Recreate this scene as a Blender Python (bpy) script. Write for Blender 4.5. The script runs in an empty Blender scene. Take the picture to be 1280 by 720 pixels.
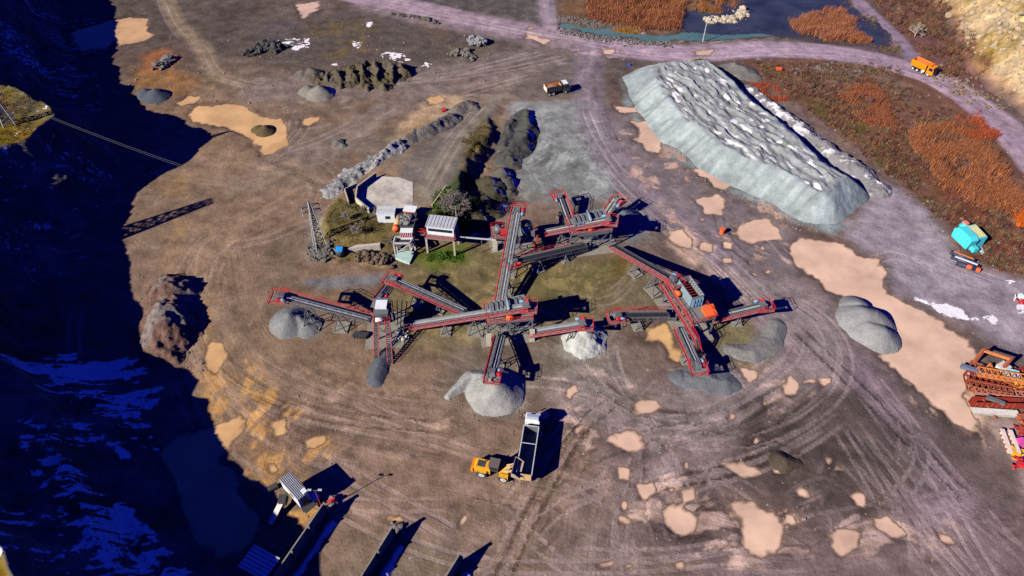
import bpy, bmesh, math, random
import numpy as np
from mathutils import Vector, Matrix
random.seed(7)
rng = np.random.default_rng(11)
scene = bpy.context.scene
COL = scene.collection

# ------------------------------------------------------------------ camera model
H_CAM, PITCH, F = 105.0, math.radians(46.0), 869.0
SP, CP = math.sin(PITCH), math.cos(PITCH)
cam_d = bpy.data.cameras.new('camera')
cam_d.sensor_width = 36.0
cam_d.lens = 36.0 * F / 1280.0
cam_d.clip_start, cam_d.clip_end = 1.0, 9000.0
cam = bpy.data.objects.new('camera', cam_d)
COL.objects.link(cam)
cam.location = (0, 0, H_CAM)
cam.rotation_euler = (math.radians(90) - PITCH, 0, 0)
scene.camera = cam

def ray(px, py):
    u, v = (px - 640) / F, (py - 360) / F
    return np.array((u, CP - v * SP, -SP - v * CP))

def G(px, py, h=0.0):
    d = ray(px, py)
    s = (H_CAM - h) / -d[2]
    return Vector((d[0] * s, d[1] * s, h))

def P(x, y, z=0.0):
    dx, dy, dz = x, y, z - H_CAM
    dep = dy * CP - dz * SP
    return 640 + F * dx / dep, 360 + F * (-dz * CP - dy * SP) / dep

# ------------------------------------------------------------------ light
SUN = Vector((1.38, 0.94, -1.0)).normalized()
sd = bpy.data.lights.new('sun', 'SUN')
sd.energy = 5.0
sd.angle = math.radians(0.5)
sd.color = (1.0, 0.87, 0.72)
so = bpy.data.objects.new('sun', sd)
so.rotation_euler = SUN.to_track_quat('-Z', 'Y').to_euler()
so.location = (-100, -60, 150)
COL.objects.link(so)
w = bpy.data.worlds.new('World')
scene.world = w
w.use_nodes = True
nt = w.node_tree
nt.nodes.clear()
wo = nt.nodes.new('ShaderNodeOutputWorld')
bg = nt.nodes.new('ShaderNodeBackground')
sky = nt.nodes.new('ShaderNodeTexSky')
sky.sky_type = 'NISHITA'
sky.sun_disc = False
sky.sun_elevation = math.asin(-SUN.z)
sky.sun_rotation = math.atan2(-SUN.x, -SUN.y)
sky.air_density, sky.dust_density, sky.ozone_density = 1.0, 0.0, 6.0
mx = nt.nodes.new('ShaderNodeMix')
mx.data_type = 'RGBA'
mx.blend_type = 'MULTIPLY'
mx.inputs['Factor'].default_value = 1.0
mx.inputs['B'].default_value = (0.045, 0.085, 0.95, 1)
nt.links.new(sky.outputs['Color'], mx.inputs['A'])
nt.links.new(mx.outputs['Result'], bg.inputs['Color'])
bg.inputs['Strength'].default_value = 0.058
nt.links.new(bg.outputs['Background'], wo.inputs['Surface'])
vs = scene.view_settings
vs.view_transform = 'Standard'
vs.look = 'None'
vs.exposure = 0.66
vs.gamma = 1.0
scene.cycles.max_bounces = 4
scene.cycles.diffuse_bounces = 0
scene.cycles.use_denoising = False
scene.render.film_transparent = False

# ------------------------------------------------------------------ helpers: colour, noise, polygons
LIT = np.array((1.13, 0.96, 0.95))          # what a white surface shows in the sun
def lin(c):
    c = np.array(c, float) / 255.0
    return np.where(c < 0.04045, c / 12.92, ((c + 0.055) / 1.055) ** 2.4)
def alb(r, g, b):
    return np.clip(lin((r, g, b)) / LIT, 0, 0.92)

def hash2(ix, iy, seed):
    h = (ix.astype(np.int64) * 374761393 + iy.astype(np.int64) * 668265263 + seed * 1442695041) & 0xffffffff
    h = ((h ^ (h >> 13)) * 1274126177) & 0xffffffff
    return ((h ^ (h >> 16)) & 0xffff) / 65535.0
def vnoise(x, y, seed=0):
    x = np.asarray(x, float); y = np.asarray(y, float)
    ix, iy = np.floor(x), np.floor(y)
    fx, fy = x - ix, y - iy
    fx = fx * fx * (3 - 2 * fx); fy = fy * fy * (3 - 2 * fy)
    ix = ix.astype(np.int64); iy = iy.astype(np.int64)
    a, b = hash2(ix, iy, seed), hash2(ix + 1, iy, seed)
    c, d = hash2(ix, iy + 1, seed), hash2(ix + 1, iy + 1, seed)
    return (a + (b - a) * fx) * (1 - fy) + (c + (d - c) * fx) * fy
def fbm(x, y, s, octv=4, seed=0, gain=0.5):
    t, a, n = 0, 1.0, 0
    for o in range(octv):
        t = t + a * (vnoise(np.asarray(x) / s + 17.3 * o, np.asarray(y) / s - 9.1 * o, seed + o) - 0.5)
        n += a; a *= gain; s *= 0.5
    return t / n * 2                          # about -1..1
def sstep(a, b, x):
    t = np.clip((x - a) / (b - a), 0, 1)
    return t * t * (3 - 2 * t)

def poly_sd(X, Y, poly):
    """signed distance, negative inside"""
    poly = [(p[0], p[1]) for p in poly]
    d2 = np.full(X.shape, 1e18); ins = np.zeros(X.shape, bool)
    n = len(poly)
    for i in range(n):
        ax, ay = poly[i]; bx, by = poly[(i + 1) % n]
        ex, ey = bx - ax, by - ay
        t = np.clip(((X - ax) * ex + (Y - ay) * ey) / (ex * ex + ey * ey + 1e-12), 0, 1)
        d2 = np.minimum(d2, (X - ax - t * ex) ** 2 + (Y - ay - t * ey) ** 2)
        c = ((ay > Y) != (by > Y))
        if ey != 0:
            ins ^= c & (X < ex * (Y - ay) / ey + ax)
    d = np.sqrt(d2)
    return np.where(ins, -d, d)
def line_uv(X, Y, pts):
    """distance across (signed) and length along a polyline"""
    best = np.full(X.shape, 1e18); U = np.zeros(X.shape); V = np.zeros(X.shape); L = 0.0
    for (a, b) in zip(pts[:-1], pts[1:]):
        ex, ey = b[0] - a[0], b[1] - a[1]
        ln = math.hypot(ex, ey) + 1e-9
        t = np.clip(((X - a[0]) * ex + (Y - a[1]) * ey) / ln ** 2, 0, 1)
        qx, qy = X - a[0] - t * ex, Y - a[1] - t * ey
        d2 = qx * qx + qy * qy
        m = d2 < best
        sg = np.where(qx * ey - qy * ex >= 0, 1.0, -1.0)
        best = np.where(m, d2, best); U = np.where(m, sg * np.sqrt(d2), U); V = np.where(m, L + t * ln, V)
        L += ln
    return U, V
def smooth_line(pts, n=6):
    out = []
    q = [pts[0]] + list(pts) + [pts[-1]]
    for i in range(1, len(q) - 2):
        p0, p1, p2, p3 = [np.array(k[:2], float) for k in q[i - 1:i + 3]]
        for j in range(n):
            t = j / n
            out.append(tuple(0.5 * (2 * p1 + (p2 - p0) * t + (2 * p0 - 5 * p1 + 4 * p2 - p3) * t * t + (3 * p1 - p0 - 3 * p2 + p3) * t ** 3)))
    out.append(tuple(pts[-1][:2]))
    return out
def gp(pts, h=0.0):
    return [tuple(G(x, y, h)[:2]) for x, y in pts]
# ------------------------------------------------------------------ terrain heights
CLIFF_EDGE = [(-420, 420), (-200, 260), (-172, 240), (-152, 195), (-140, 168), (-125, 151), (-109, 144), (-104, 139), (-105, 131), (-115, 119),
              (-112, 100), (-104, 85), (-94, 66), (-82, 54), (-71, 41), (-54, 26), (-35, 14), (-8, 2), (30, -10), (120, -40), (400, -60)]
CLIFF_FOOT = [(-400, 440), (-185, 270), (-160, 245), (-138, 205), (-120, 172), (-104, 150), (-96, 139), (-95, 128), (-99, 118),
              (-93, 98), (-84, 84), (-72, 75), (-62, 64), (-52, 52), (-42, 40), (-28, 28), (-8, 14), (30, 4), (120, -25), (400, -45)]
CLIFF_P = CLIFF_EDGE + [(400, -900), (-900, -900), (-900, 420)]
FOOT_P = CLIFF_FOOT + [(400, -900), (-900, -900), (-900, 440)]
HILL_P = gp([(1120, -30), (1150, -5), (1175, 25), (1190, 60), (1215, 95), (1250, 122), (1290, 160), (1340, 190)]) + [(420, 190), (900, 300), (900, 900), (260, 900)]
EMB_P = gp([(402, 325), (392, 285), (418, 250), (440, 235), (470, 208), (520, 160), (590,118),(628,112),(630,150),(616,190),(602,215),(592,245),(584,275),(572,300), (540, 308), (505, 313), (455, 320)], 0.0)
EMB_TOP = 3.4
WATER = []      # (polygon in world, kind): filled in 03, carved here

def cliff_parts(X, Y):
    de = poly_sd(X, Y, CLIFF_P); df = poly_sd(X, Y, FOOT_P)
    t = np.clip(-df / np.maximum(-df + np.maximum(de, 0), 1e-3), 0, 1)
    t = np.where(de <= 0, 1.0, np.where(df >= 0, 0.0, t))
    return t, de, df
def terrain_base(X, Y):
    X = np.asarray(X, float); Y = np.asarray(Y, float)
    z = 0.15 + 0.05 * fbm(X, Y, 9, 3, 5) + 0.035 * fbm(X, Y, 2.2, 2, 9)
    wx = X + 5 * fbm(X, Y, 22, 3, 40) + 1.6 * fbm(X, Y, 5, 2, 44)
    wy = Y + 5 * fbm(X, Y, 22, 3, 47) + 1.6 * fbm(X, Y, 5, 2, 52)
    t, de, df = cliff_parts(wx * 0.5 + X * 0.5, wy * 0.5 + Y * 0.5)
    # scree below, two rock steps above
    prof = 0.22 * sstep(0, 0.45, t) + 0.30 * sstep(0.42, 0.56, t) + 0.12 * sstep(0.56, 0.8, t) + 0.36 * sstep(0.8, 0.98, t)
    rough = .7 * fbm(X, Y, 14, 6, 60, 0.65) + .5 * (.5 - np.abs(fbm(X, Y + 3 * fbm(X, Y, 8, 2, 66), 7, 4, 64, .6)))
    zc = 18 * prof + 3.0 * rough * sstep(0.02, 0.3, t) * (1 - 0.7 * sstep(0.97, 1, t))
    zc = zc + 5.0 * sstep(0, 40, -de)
    z = z + np.where(t > 0, zc, 0)
    hd = poly_sd(X + 3 * fbm(X, Y, 12, 3, 70), Y + 3 * fbm(X, Y, 12, 3, 75), HILL_P)
    zh = np.maximum(-hd, 0)
    crag = 1 - np.abs(fbm(X + 4 * fbm(X, Y, 9, 2, 88), Y, 13, 4, 82, .55)) * 2
    z = z + np.where(hd < 0, 0.62 * zh + (2.6 * fbm(X, Y, 12, 5, 80, 0.62) + 2.6 * crag + 2.0 * (1 - 2 * np.abs(fbm(X, Y, 3.6, 4, 84, .6)))) * sstep(0, 9, zh), 0)
    ek = .8 + 2.4 * sstep(-18, -9, X)
    ed = poly_sd(X + ek * fbm(X, Y, 5, 3, 90), Y + ek * fbm(X, Y, 5, 3, 93), EMB_P)
    ramp = sstep(P_RAMP1, P_RAMP0, Y)
    z = z + EMB_TOP * sstep(0, 3.2, -ed) * ramp
    return z
P_RAMP0, P_RAMP1 = G(540, 215)[1], G(610, 122)[1]

FLATS = []
def terrain(X, Y):
    z = terrain_base(X, Y)
    X = np.asarray(X, float); Y = np.asarray(Y, float)
    for poly, kind, x0, x1, y0, y1 in WATER:
        m = (X > x0 - 5) & (X < x1 + 5) & (Y > y0 - 5) & (Y < y1 + 5)
        if not m.any():
            continue
        if X.ndim == 0:
            xs_, ys_ = X[None], Y[None]
            sdv = poly_sd(xs_, ys_, poly)[0]
            z = z + water_dip(xs_, ys_, np.array([sdv]), kind, x1 - x0)[0]
        else:
            xs_, ys_ = X[m], Y[m]
            z = z.copy()
            z[m] += water_dip(xs_, ys_, poly_sd(xs_, ys_, poly), kind, x1 - x0)
    return z
def water_wob(x, y, size):
    k = min(1.0, size / 9.0)
    g = .5 * (x + y); h = .5 * (y - x)
    return 2.0 * k * fbm(x, y, 7.5, 4, 123, .6) + (.4 + .5 * k) * fbm(x, y, 2.4, 3, 120, 0.65) + (.3 + .7 * k) * fbm(g * .3, h, 1.6, 3, 127, .6)
def water_dip(x, y, s, kind, size):
    s = s + water_wob(x, y, size)
    deep = {'puddle': 0.34, 'pond': 0.9, 'stream': 0.8}[kind]
    wd = {'puddle': 0.8 + .6 * min(1, size / 9), 'pond': 3.6, 'stream': 1.6}[kind]
    return -deep * (1 - sstep(-wd, wd, s)) 
def TZ(x, y):
    return float(terrain(np.array([x]), np.array([y]))[0])
def GT(px, py, dh=0.0):
    """where the line of sight through a pixel meets the terrain (raised by dh)"""
    d = ray(px, py)
    s = np.linspace(60 / -d[2], 112 / -d[2], 500)
    X, Y, Z = d[0] * s, d[1] * s, H_CAM + d[2] * s
    hit = Z <= terrain_base(X, Y) + dh
    i = int(np.argmax(hit)) if hit.any() else len(s) - 1
    return Vector((X[i], Y[i], Z[i] - dh))
# ------------------------------------------------------------------ water bodies (traced on the ground plane)
PUD_ORANGE = [
 [(92,42),(105,35),(130,27),(160,23),(183,25),(186,38),(196,44),(180,50),(150,56),(142,52),(135,60),(105,62),(92,52)],
 [(232,145),(245,133),(280,130),(310,138),(335,148),(352,148),(360,165),(358,180),(342,192),(330,195),(318,178),(310,170),(290,160),(262,158),(240,152)],
 [(376,152),(385,146),(402,145),(402,150),(388,157),(377,157)],
 [(216,130),(235,120),(250,122),(245,130),(225,134)],
 [(525,126),(548,118),(562,126),(535,134)],
 [(253,440),(262,425),(280,428),(282,445),(270,465),(258,462)],
 [(262,530),(300,512),(322,520),(305,548),(288,575),(305,605),(320,630),(335,655),(300,690),(240,680),(210,650),(180,620),(185,580),(220,545)],
 [(335,528),(355,523),(362,540),(345,545)],
 [(378,550),(405,546),(410,555),(395,563),(380,562)],
 [(803,412),(830,404),(845,415),(846,450),(835,445),(825,430),(805,428)],
 [(486,648),(500,642),(512,648),(508,655),(490,656)],
 [(336,582),(345,578),(350,588),(338,594)],
]
PUD_PINK = [
 [(366,4),(400,1),(403,7),(386,20),(379,23),(371,14)],
 [(790,152),(815,150),(835,160),(840,172),(830,180),(825,192),(805,190),(795,175),(800,165)],
 [(768,133),(795,135),(802,142),(780,143)],
 [(862,210),(900,208),(930,215),(945,225),(925,232),(905,240),(885,228),(865,218)],
 [(868,248),(895,243),(908,250),(900,268),(880,268),(870,258)],
 [(920,292),(930,280),(945,272),(960,275),(972,285),(978,298),(965,302),(940,305)],
 [(835,288),(853,286),(866,298),(864,310),(850,308),(838,298)],
 [(985,310),(1000,298),(1030,300),(1055,305),(1075,318),(1100,325),(1105,350),(1115,370),(1145,385),(1180,405),(1210,425),(1222,445),(1215,480),(1205,500),(1210,520),(1225,540),(1195,525),(1160,500),(1125,470),(1095,445),(1112,430),(1116,405),(1088,380),(1060,372),(1040,362),(1015,345),(992,330),(985,320)],
 [(788,508),(800,498),(820,500),(828,508),(815,520),(795,522)],
 [(768,540),(785,536),(805,545),(808,562),(790,568),(772,560),(755,552)],
 [(704,485),(718,482),(724,490),(712,500),(706,495)],
 [(828,632),(850,628),(875,648),(872,668),(850,672),(832,655)],
 [(906,630),(915,618),(945,628),(970,640),(985,665),(970,692),(945,687),(925,665)],
 [(848,612),(868,610),(870,626),(855,628)],
 [(905,580),(930,578),(950,590),(930,598),(912,592)],
 [(1040,672),(1055,663),(1072,668),(1068,685),(1052,690),(1042,682)],
 [(1092,648),(1110,645),(1125,660),(1140,670),(1115,668),(1098,658)],
 [(975,482),(988,472),(998,480),(995,492),(982,492)],
 [(1026,474),(1040,472),(1041,480),(1030,482)],
 [(798,607),(815,604),(818,612),(805,622)],
 [(774,585),(786,587),(786,600),(775,597)],
 [(745,703),(768,697),(770,710),(752,712)],
 [(1174,668),(1185,672),(1190,677),(1178,676)],
 [(842,704),(853,702),(855,709),(846,711)],
 [(868,700),(880,698),(878,706),(869,706)],
 [(925,460),(950,462),(950,475),(935,482)],
 [(875,302),(890,305),(888,313),(876,312)],
 [(903,323),(915,322),(916,328),(905,329)],
 [(752,62),(770,61),(772,67),(756,68)],
 [(868,64),(890,63),(888,69),(870,69)],
 [(660,42),(690,50),(680,56),(655,48)],
 [(905,303),(915,305),(914,310),(906,309)],
]
BIGW = 8.0
POND = [[(845,20),(880,10),(930,-12),(1050,-12),(1062,8),(1090,30),(1108,48),(1100,56),(1060,52),(1000,46),(950,38),(900,40),(860,36)],
        [(1095,28),(1112,44),(1106,58),(1092,50)]]
STREAM = [[(702,29),(760,38),(815,45),(860,43),(930,39),(1000,38),(1000,44),(940,46),(870,49),(815,50),(755,43),(700,34)]]

def add_water(polys, kind):
    for p in polys:
        q = gp(p)
        xs_ = [a[0] for a in q]; ys_ = [a[1] for a in q]
        WATER.append((q, kind, min(xs_), max(xs_), min(ys_), max(ys_)))
add_water(PUD_ORANGE, 'puddle'); add_water(PUD_PINK, 'puddle'); add_water(POND, 'pond'); add_water(STREAM, 'stream')
# many small puddles along the wet tracks
SMALL = []
_sr = random.Random(5)
for zone, n in (([(640,500),(760,480),(900,520),(1020,470),(1120,640),(1200,700),(700,712)], 46),
                ([(760,140),(830,200),(990,330),(960,370),(880,300),(790,230)], 22),
                ([(300,470),(500,560),(700,620),(640,700),(420,640)], 7), ([(640,30),(900,60),(880,80),(700,75)], 8)):
    zx = [a[0] for a in zone]; zy = [a[1] for a in zone]
    k = 0
    while k < n:
        x, y = _sr.uniform(min(zx), max(zx)), _sr.uniform(min(zy), max(zy))
        if poly_sd(np.array([x]), np.array([y]), zone)[0] > 0:
            continue
        k += 1
        if any(w_[2] - 1 < G(x, y)[0] < w_[3] + 1 and w_[4] - 1 < G(x, y)[1] < w_[5] + 1 for w_ in WATER):
            continue
        c = G(x, y); r = _sr.choice((0.3, 0.4, 0.5, 0.6, 0.8, 1.2)); el = _sr.uniform(0.3, .9); an = _sr.uniform(0, 3.14)
        poly = []
        for i in range(9):
            a = i / 9 * 6.283; rr = r * _sr.uniform(0.7, 1.3)
            dx, dy = math.cos(a) * rr, math.sin(a) * rr * el
            poly.append((c.x + dx * math.cos(an) - dy * math.sin(an), c.y + dx * math.sin(an) + dy * math.cos(an)))
        SMALL.append(poly)
        xs_ = [a[0] for a in poly]; ys_ = [a[1] for a in poly]
        WATER.append((poly, 'puddle', min(xs_), max(xs_), min(ys_), max(ys_)))

# ------------------------------------------------------------------ the grid
STEP = 0.37
xs = np.concatenate(([-4000, -1500, -700, -400, -300, -240, -215, -200], np.arange(-190, 195, STEP), [200, 215, 240, 300, 400, 700, 1500, 4000]))
ys = np.concatenate(([-900, -300, -120, -60, -30, -10, 5, 15, 22], np.arange(28, 268, STEP), [270, 276, 290, 320, 380, 500, 900, 2000, 5000]))
X, Y = np.meshgrid(xs, ys)
ny, nx = X.shape
Z = terrain(X, Y)
PX = 640 + F * X / np.maximum(Y * CP + (H_CAM - Z) * SP, 1)

# ------------------------------------------------------------------ ground colours (albedo)
C = np.empty(X.shape + (3,))
n_big = fbm(X, Y, 38, 4, 201); n_mid = fbm(X, Y, 11, 4, 211); n_sm = fbm(X, Y, 3, 3, 221)
tx = sstep(-40, 60, X + 12 * n_big)[..., None]
C[:] = alb(124, 101, 87) * (1 - tx) + alb(104, 86, 82) * tx
ty = sstep(165, 215, Y + 14 * n_big)[..., None]
C[:] = C * (1 - ty) + (alb(92, 78, 72)) * ty
hue = fbm(X, Y, 19, 5, 231, .6)[..., None]
C *= 1 + np.clip(hue, -1, 1) * np.array((.26, .20, .10)) 
# drying crusts and damp hollows drawn out along the traffic
an_ = 0.5 * fbm(X, Y, 70, 2, 241)
su = X * np.cos(an_) + Y * np.sin(an_); sv_ = -X * np.sin(an_) + Y * np.cos(an_)
crust = fbm(su * .28, sv_, 4.2, 5, 251, .6)
C *= (1 + 0.22 * n_mid + 0.10 * n_sm + 0.10 * n_big + .32 * crust)[..., None]

def bbox_mask(q, pad):
    a = np.array(q)
    i0, i1 = np.searchsorted(ys, (a[:, 1].min() - pad, a[:, 1].max() + pad))
    j0, j1 = np.searchsorted(xs, (a[:, 0].min() - pad, a[:, 0].max() + pad))
    return slice(max(i0 - 1, 0), i1 + 1), slice(max(j0 - 1, 0), j1 + 1)
def paint(px_poly, rgb, soft=3.0, op=1.0, wob=2.0, seed=0, h=0.0, world=False, tex=0.0):
    q = px_poly if world else gp(px_poly, h)
    si, sj = bbox_mask(q, soft + wob + 1)
    x, y = X[si, sj], Y[si, sj]
    s = poly_sd(x, y, q) + wob * fbm(x, y, 6, 5, 300 + seed, 0.65)
    m = op * (1 - sstep(-soft, soft, s))
    if tex:
        m = m * np.clip(0.5 + tex * fbm(x, y, 2.5, 4, 340 + seed, 0.7), 0, 1)
    c = alb(*rgb) * (1 + 0.2 * n_sm[si, sj] + 0.12 * n_mid[si, sj])[..., None]
    C[si, sj] = C[si, sj] * (1 - m[..., None]) + c * m[..., None]

FA = np.zeros(X.shape + (3,)); FB = np.zeros(X.shape + (3,))
_voff = [0.0]
def road(px_pts, width, rgb=None, op=0.7, soft=1.5, layer='A', streak=1.0, h=0.0, wob=0.8, seed=0):
    q = smooth_line(gp(px_pts, h))
    _voff[0] += 371.0
    si, sj = bbox_mask(q, width + 4)
    x, y = X[si, sj], Y[si, sj]
    U, V = line_uv(x, y, q)
    U = U + 0.9 * fbm(x, y, 26, 2, 500 + seed)
    m = 1 - sstep(width / 2 - soft, width / 2 + soft, np.abs(U) + wob * fbm(x, y, 7, 4, 400 + seed, 0.65))
    if rgb:
        c = alb(*rgb) * (1 + 0.14 * n_sm[si, sj] + 0.1 * n_mid[si, sj])[..., None]
        o = (m * op)[..., None]
        C[si, sj] = C[si, sj] * (1 - o) + c * o
    Fl = FA if layer == 'A' else FB
    f = Fl[si, sj]
    ms = m * streak
    upd = ms > f[..., 2]
    f[..., 0] = np.where(upd, U + _voff[0], f[..., 0]); f[..., 1] = np.where(upd, V, f[..., 1]); f[..., 2] = np.where(upd, ms, f[..., 2])
    Fl[si, sj] = f
FC = np.zeros(X.shape + (3,)); FC[..., 0] = 9.0
_rs = [0.0]
def rut_world(q, pale=1.0, gauge=2.0, op=0.8):
    """a pair of wheel marks: distance to the nearest mark, length along it, strength (negative: dark)"""
    si, sj = bbox_mask(q, gauge / 2 + 1.4)
    if si.stop <= si.start or sj.stop <= sj.start: return
    x, y = X[si, sj], Y[si, sj]
    U, V = line_uv(x, y, q); _rs[0] += 57.3
    L_ = sum(math.hypot(b_[0] - a_[0], b_[1] - a_[1]) for a_, b_ in zip(q[:-1], q[1:]))
    d = np.abs(np.abs(U) - gauge / 2)
    f = FC[si, sj]; m = (d < f[..., 0]) & (np.abs(U) < gauge / 2 + 1.3)
    fade = sstep(0, 4, V) * sstep(0, 4, L_ - V)
    f[..., 0] = np.where(m, d, f[..., 0]); f[..., 1] = np.where(m, V + _rs[0], f[..., 1]); f[..., 2] = np.where(m, op * pale * fade, f[..., 2])
    FC[si, sj] = f
def rut(px_pts, pale=1.0, gauge=2.0, op=0.8, h=0.0):
    rut_world(smooth_line(gp(px_pts, h), 8), pale, gauge, op)
def ruts_along(px_pts, width, n, seed, h=0.0, op=1.0, dark=.12):
    rn = random.Random(seed); q = np.array(smooth_line(gp(px_pts, h), 7)); N = len(q)
    t = np.gradient(q, axis=0); t /= np.linalg.norm(t, axis=1)[:, None] + 1e-9; nn = np.stack((-t[:, 1], t[:, 0]), 1)
    for i in range(max(2, int(n * .45))):
        a_ = rn.randint(0, max(0, N - 9)); b_ = min(N, a_ + rn.randint(8, max(9, N)))
        k = np.arange(N); ph, fr = rn.uniform(0, 6.28), rn.uniform(.02, .16)
        off = rn.gauss(0, width * .3) + width * .28 * np.sin(k * fr + ph)
        pp = (q + nn * off[:, None])[a_:b_]
        if len(pp) > 3: rut_world([tuple(v) for v in pp], -1.0 if rn.random() < dark else 1.0, rn.choice((1.9, 2.1, 2.3)), op * rn.uniform(.45, 1.0))

# --- broad areas
paint([(470,-20),(690,-20),(690,40),(560,22),(470,5)], (88,80,78), 3, .8)
paint([(320,25),(470,10),(560,30),(640,50),(650,75),(560,85),(460,75),(330,75)], (92,80,80), 5, .7, 4, 1)
paint([(140,60),(230,50),(260,100),(200,130),(150,110)], (96,78,70), 4, .7, 3, 2)
paint([(150,125),(175,128),(235,118),(250,102),(235,98),(190,105)], (138,98,70), 2.5, .65, 3, 3)
paint([(176,72),(205,62),(222,72),(215,85),(180,90)], (150,94,66), 2, .7, 2, 4)
paint([(165,90),(215,88),(245,95),(230,105),(170,108)], (150,105,65), 2, .5, 2, 5)
paint([(280,60),(420,110),(640,95),(700,60),(600,40),(420,20)], (84,73,68), 6, .6, 5, 61)
paint([(385,28),(470,22),(470,38),(430,48),(385,44)], (110,90,50), 4, .55, 4, 6, tex=1.5)
paint([(405,55),(450,50),(470,65),(410,70)], (122,95,48), 3, .55, 3, 7, tex=1.5)
paint([(520,20),(560,30),(560,52),(530,45)], (118,92,52), 3, .45, 3, 8, tex=1.5)
paint([(540,55),(640,60),(640,82),(545,80)], (98,86,72), 3, .5, 3, 9)
paint([(487,180),(505,155),(522,135),(540,118),(568,120),(595,128),(590,140),(560,150),(548,170),(515,182),(495,190)], (178,148,124), 1.6, .9, 2, 10)
paint([(510,165),(530,150),(560,150),(548,166),(520,177)], (190,140,88), 1.5, .75, 2, 11)
paint([(370,150),(420,165),(470,190),(410,215),(370,200),(345,190)], (104,90,82), 4, .6, 4, 12)
paint([(640,130),(745,125),(770,200),(790,250),(690,250),(640,230),(625,190)], (134,131,130), 3, .9, 4, 13)
paint([(650,190),(700,180),(760,240),(700,255),(650,240)], (116,112,108), 3, .6, 4, 14)
paint([(640,70),(740,75),(740,120),(660,128),(610,120)], (108,95,90), 4, .7, 4, 15)
paint([(540,300),(640,298),(700,330),(790,320),(800,370),(760,400),(640,430),(500,430),(480,380),(500,330)], (110,96,72), 5, .9, 4, 16)
paint([(655,340),(760,322),(775,350),(700,385),(650,372)], (100,90,62), 3, .6, 3, 17)
paint([(760,315),(790,318),(795,345),(765,350)], (104,80,40), 2, .5, 3, 18)
paint([(375,352),(430,346),(500,342),(470,356),(400,362)], (118,114,118), 1.2, .8, 1, 19)
paint([(560,430),(700,430),(740,470),(640,520),(560,520)], (110,97,88), 4, .7, 4, 20)
paint([(700,415),(770,420),(800,470),(760,505),(690,480)], (118,106,96), 4, .7, 4, 21)
paint([(835,285),(856,285),(868,300),(878,318),(905,330),(930,350),(915,365),(880,340),(850,322),(828,305)], (196,165,143), 1.2, .85, 2.5, 22)
paint([(770,370),(800,340),(850,360),(830,390),(780,392)], (112,100,80), 3, .6, 3, 23)
paint([(880,395),(970,390),(1000,420),(975,455),(930,470),(890,440)], (112,100,76), 3, .85, 3, 24)
paint([(895,370),(950,365),(965,385),(900,395)], (96,86,82), 3, .6, 3, 25)
paint([(905,470),(940,455),(955,470),(935,490),(905,490)], (160,120,96), 2, .6, 3, 26)
paint([(745,140),(790,145),(860,215),(960,270),(1000,300),(970,370),(900,310),(800,235)], (122,108,110), 4, .8, 4, 27)
paint([(640,245),(700,240),(780,250),(820,300),(760,310),(690,250)], (112,106,98), 4, .5, 4, 28)
paint([(945,380),(1000,300),(985,340),(1060,380),(1050,420),(1100,455),(1000,470),(960,420)], (128,112,114), 5, .7, 3, 29)
paint([(1060,290),(1095,235),(1140,240),(1180,290),(1200,330),(1262,345),(1300,350),(1300,450),(1215,410),(1120,360),(1105,325),(1070,312)], (152,136,143), 3, .9, 2.5, 30)
paint([(1130,300),(1190,310),(1200,340),(1140,350)], (160,146,152), 4, .5, 3, 31)
paint([(1165,480),(1215,510),(1250,560),(1290,620),(1300,560),(1240,500),(1225,460)], (168,142,136), 3, .75, 3, 37)
paint([(270,420),(330,470),(310,520),(265,520),(235,460)], (138,116,98), 4, .55, 3, 38)
paint([(250,470),(300,480),(330,520),(262,530)], (180,138,94), 3, .9, 4, 39, tex=1.8)
paint([(300,560),(350,545),(420,640),(370,680),(330,640)], (190,142,92), 2.5, .9, 4, 40, tex=1.8)
paint([(290,500),(345,520),(420,560),(360,590),(300,545)], (172,130,94), 3, .85, 4, 41, tex=1.8)
paint([(175,430),(240,430),(262,470),(230,460)], (160,128,92), 3, .5, 3, 42)
paint([(240,370),(262,365),(268,420),(255,440)], (190,150,98), 2, .7, 2, 43)
paint([(205,225),(240,215),(235,250),(200,235)], (150,118,84), 3, .6, 3, 44)
paint([(215,270),(240,280),(225,340),(205,345)], (165,130,92), 3, .5, 3, 45, tex=1.3)
paint([(360,560),(440,565),(470,620),(430,640),(380,600)], (122,112,108), 4, .6, 4, 46, tex=1.2)
paint([(440,700),(560,680),(640,720),(640,740),(430,740)], (112,100,88), 4, .6, 4, 47)
paint([(520,640),(600,620),(690,700),(560,690)], (122,103,92), 4, .5, 4, 48)
for k_, (pp, c_, o_) in enumerate((
    ([(338,398),(362,408),(392,420),(400,408),(392,392),(345,388)], (128,124,126), .9), ([(700,440),(728,452),(762,440),(755,420),(706,422)], (170,160,152), .8),
    ([(552,500),(570,478),(600,465),(650,490),(648,518),(600,526),(575,520)], (150,138,132), .85), ([(562,505),(572,485),(600,478),(596,505),(575,515)], (92,70,56), .9),
    ([(835,470),(870,455),(930,470),(922,490),(850,492)], (122,120,126), .9), ([(905,440),(940,448),(982,425),(978,400),(960,410),(935,432)], (128,122,120), .8),
    ([(770,290),(790,300),(820,280),(810,262),(780,280)], (112,116,124), .8), ([(775,100),(790,150),(850,205),(960,262),(1040,292),(1070,280),(1000,270),(880,212),(800,150)], (138,142,144), .9),
    ([(1048,385),(1060,425),(1105,436),(1124,410),(1095,378)], (112,98,96), .7), ([(172,345),(190,460),(240,460),(250,400),(240,350)], (120,98,88), .8))):
    paint(pp, c_, 1.8, o_, 2.2, 170 + k_)
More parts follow.
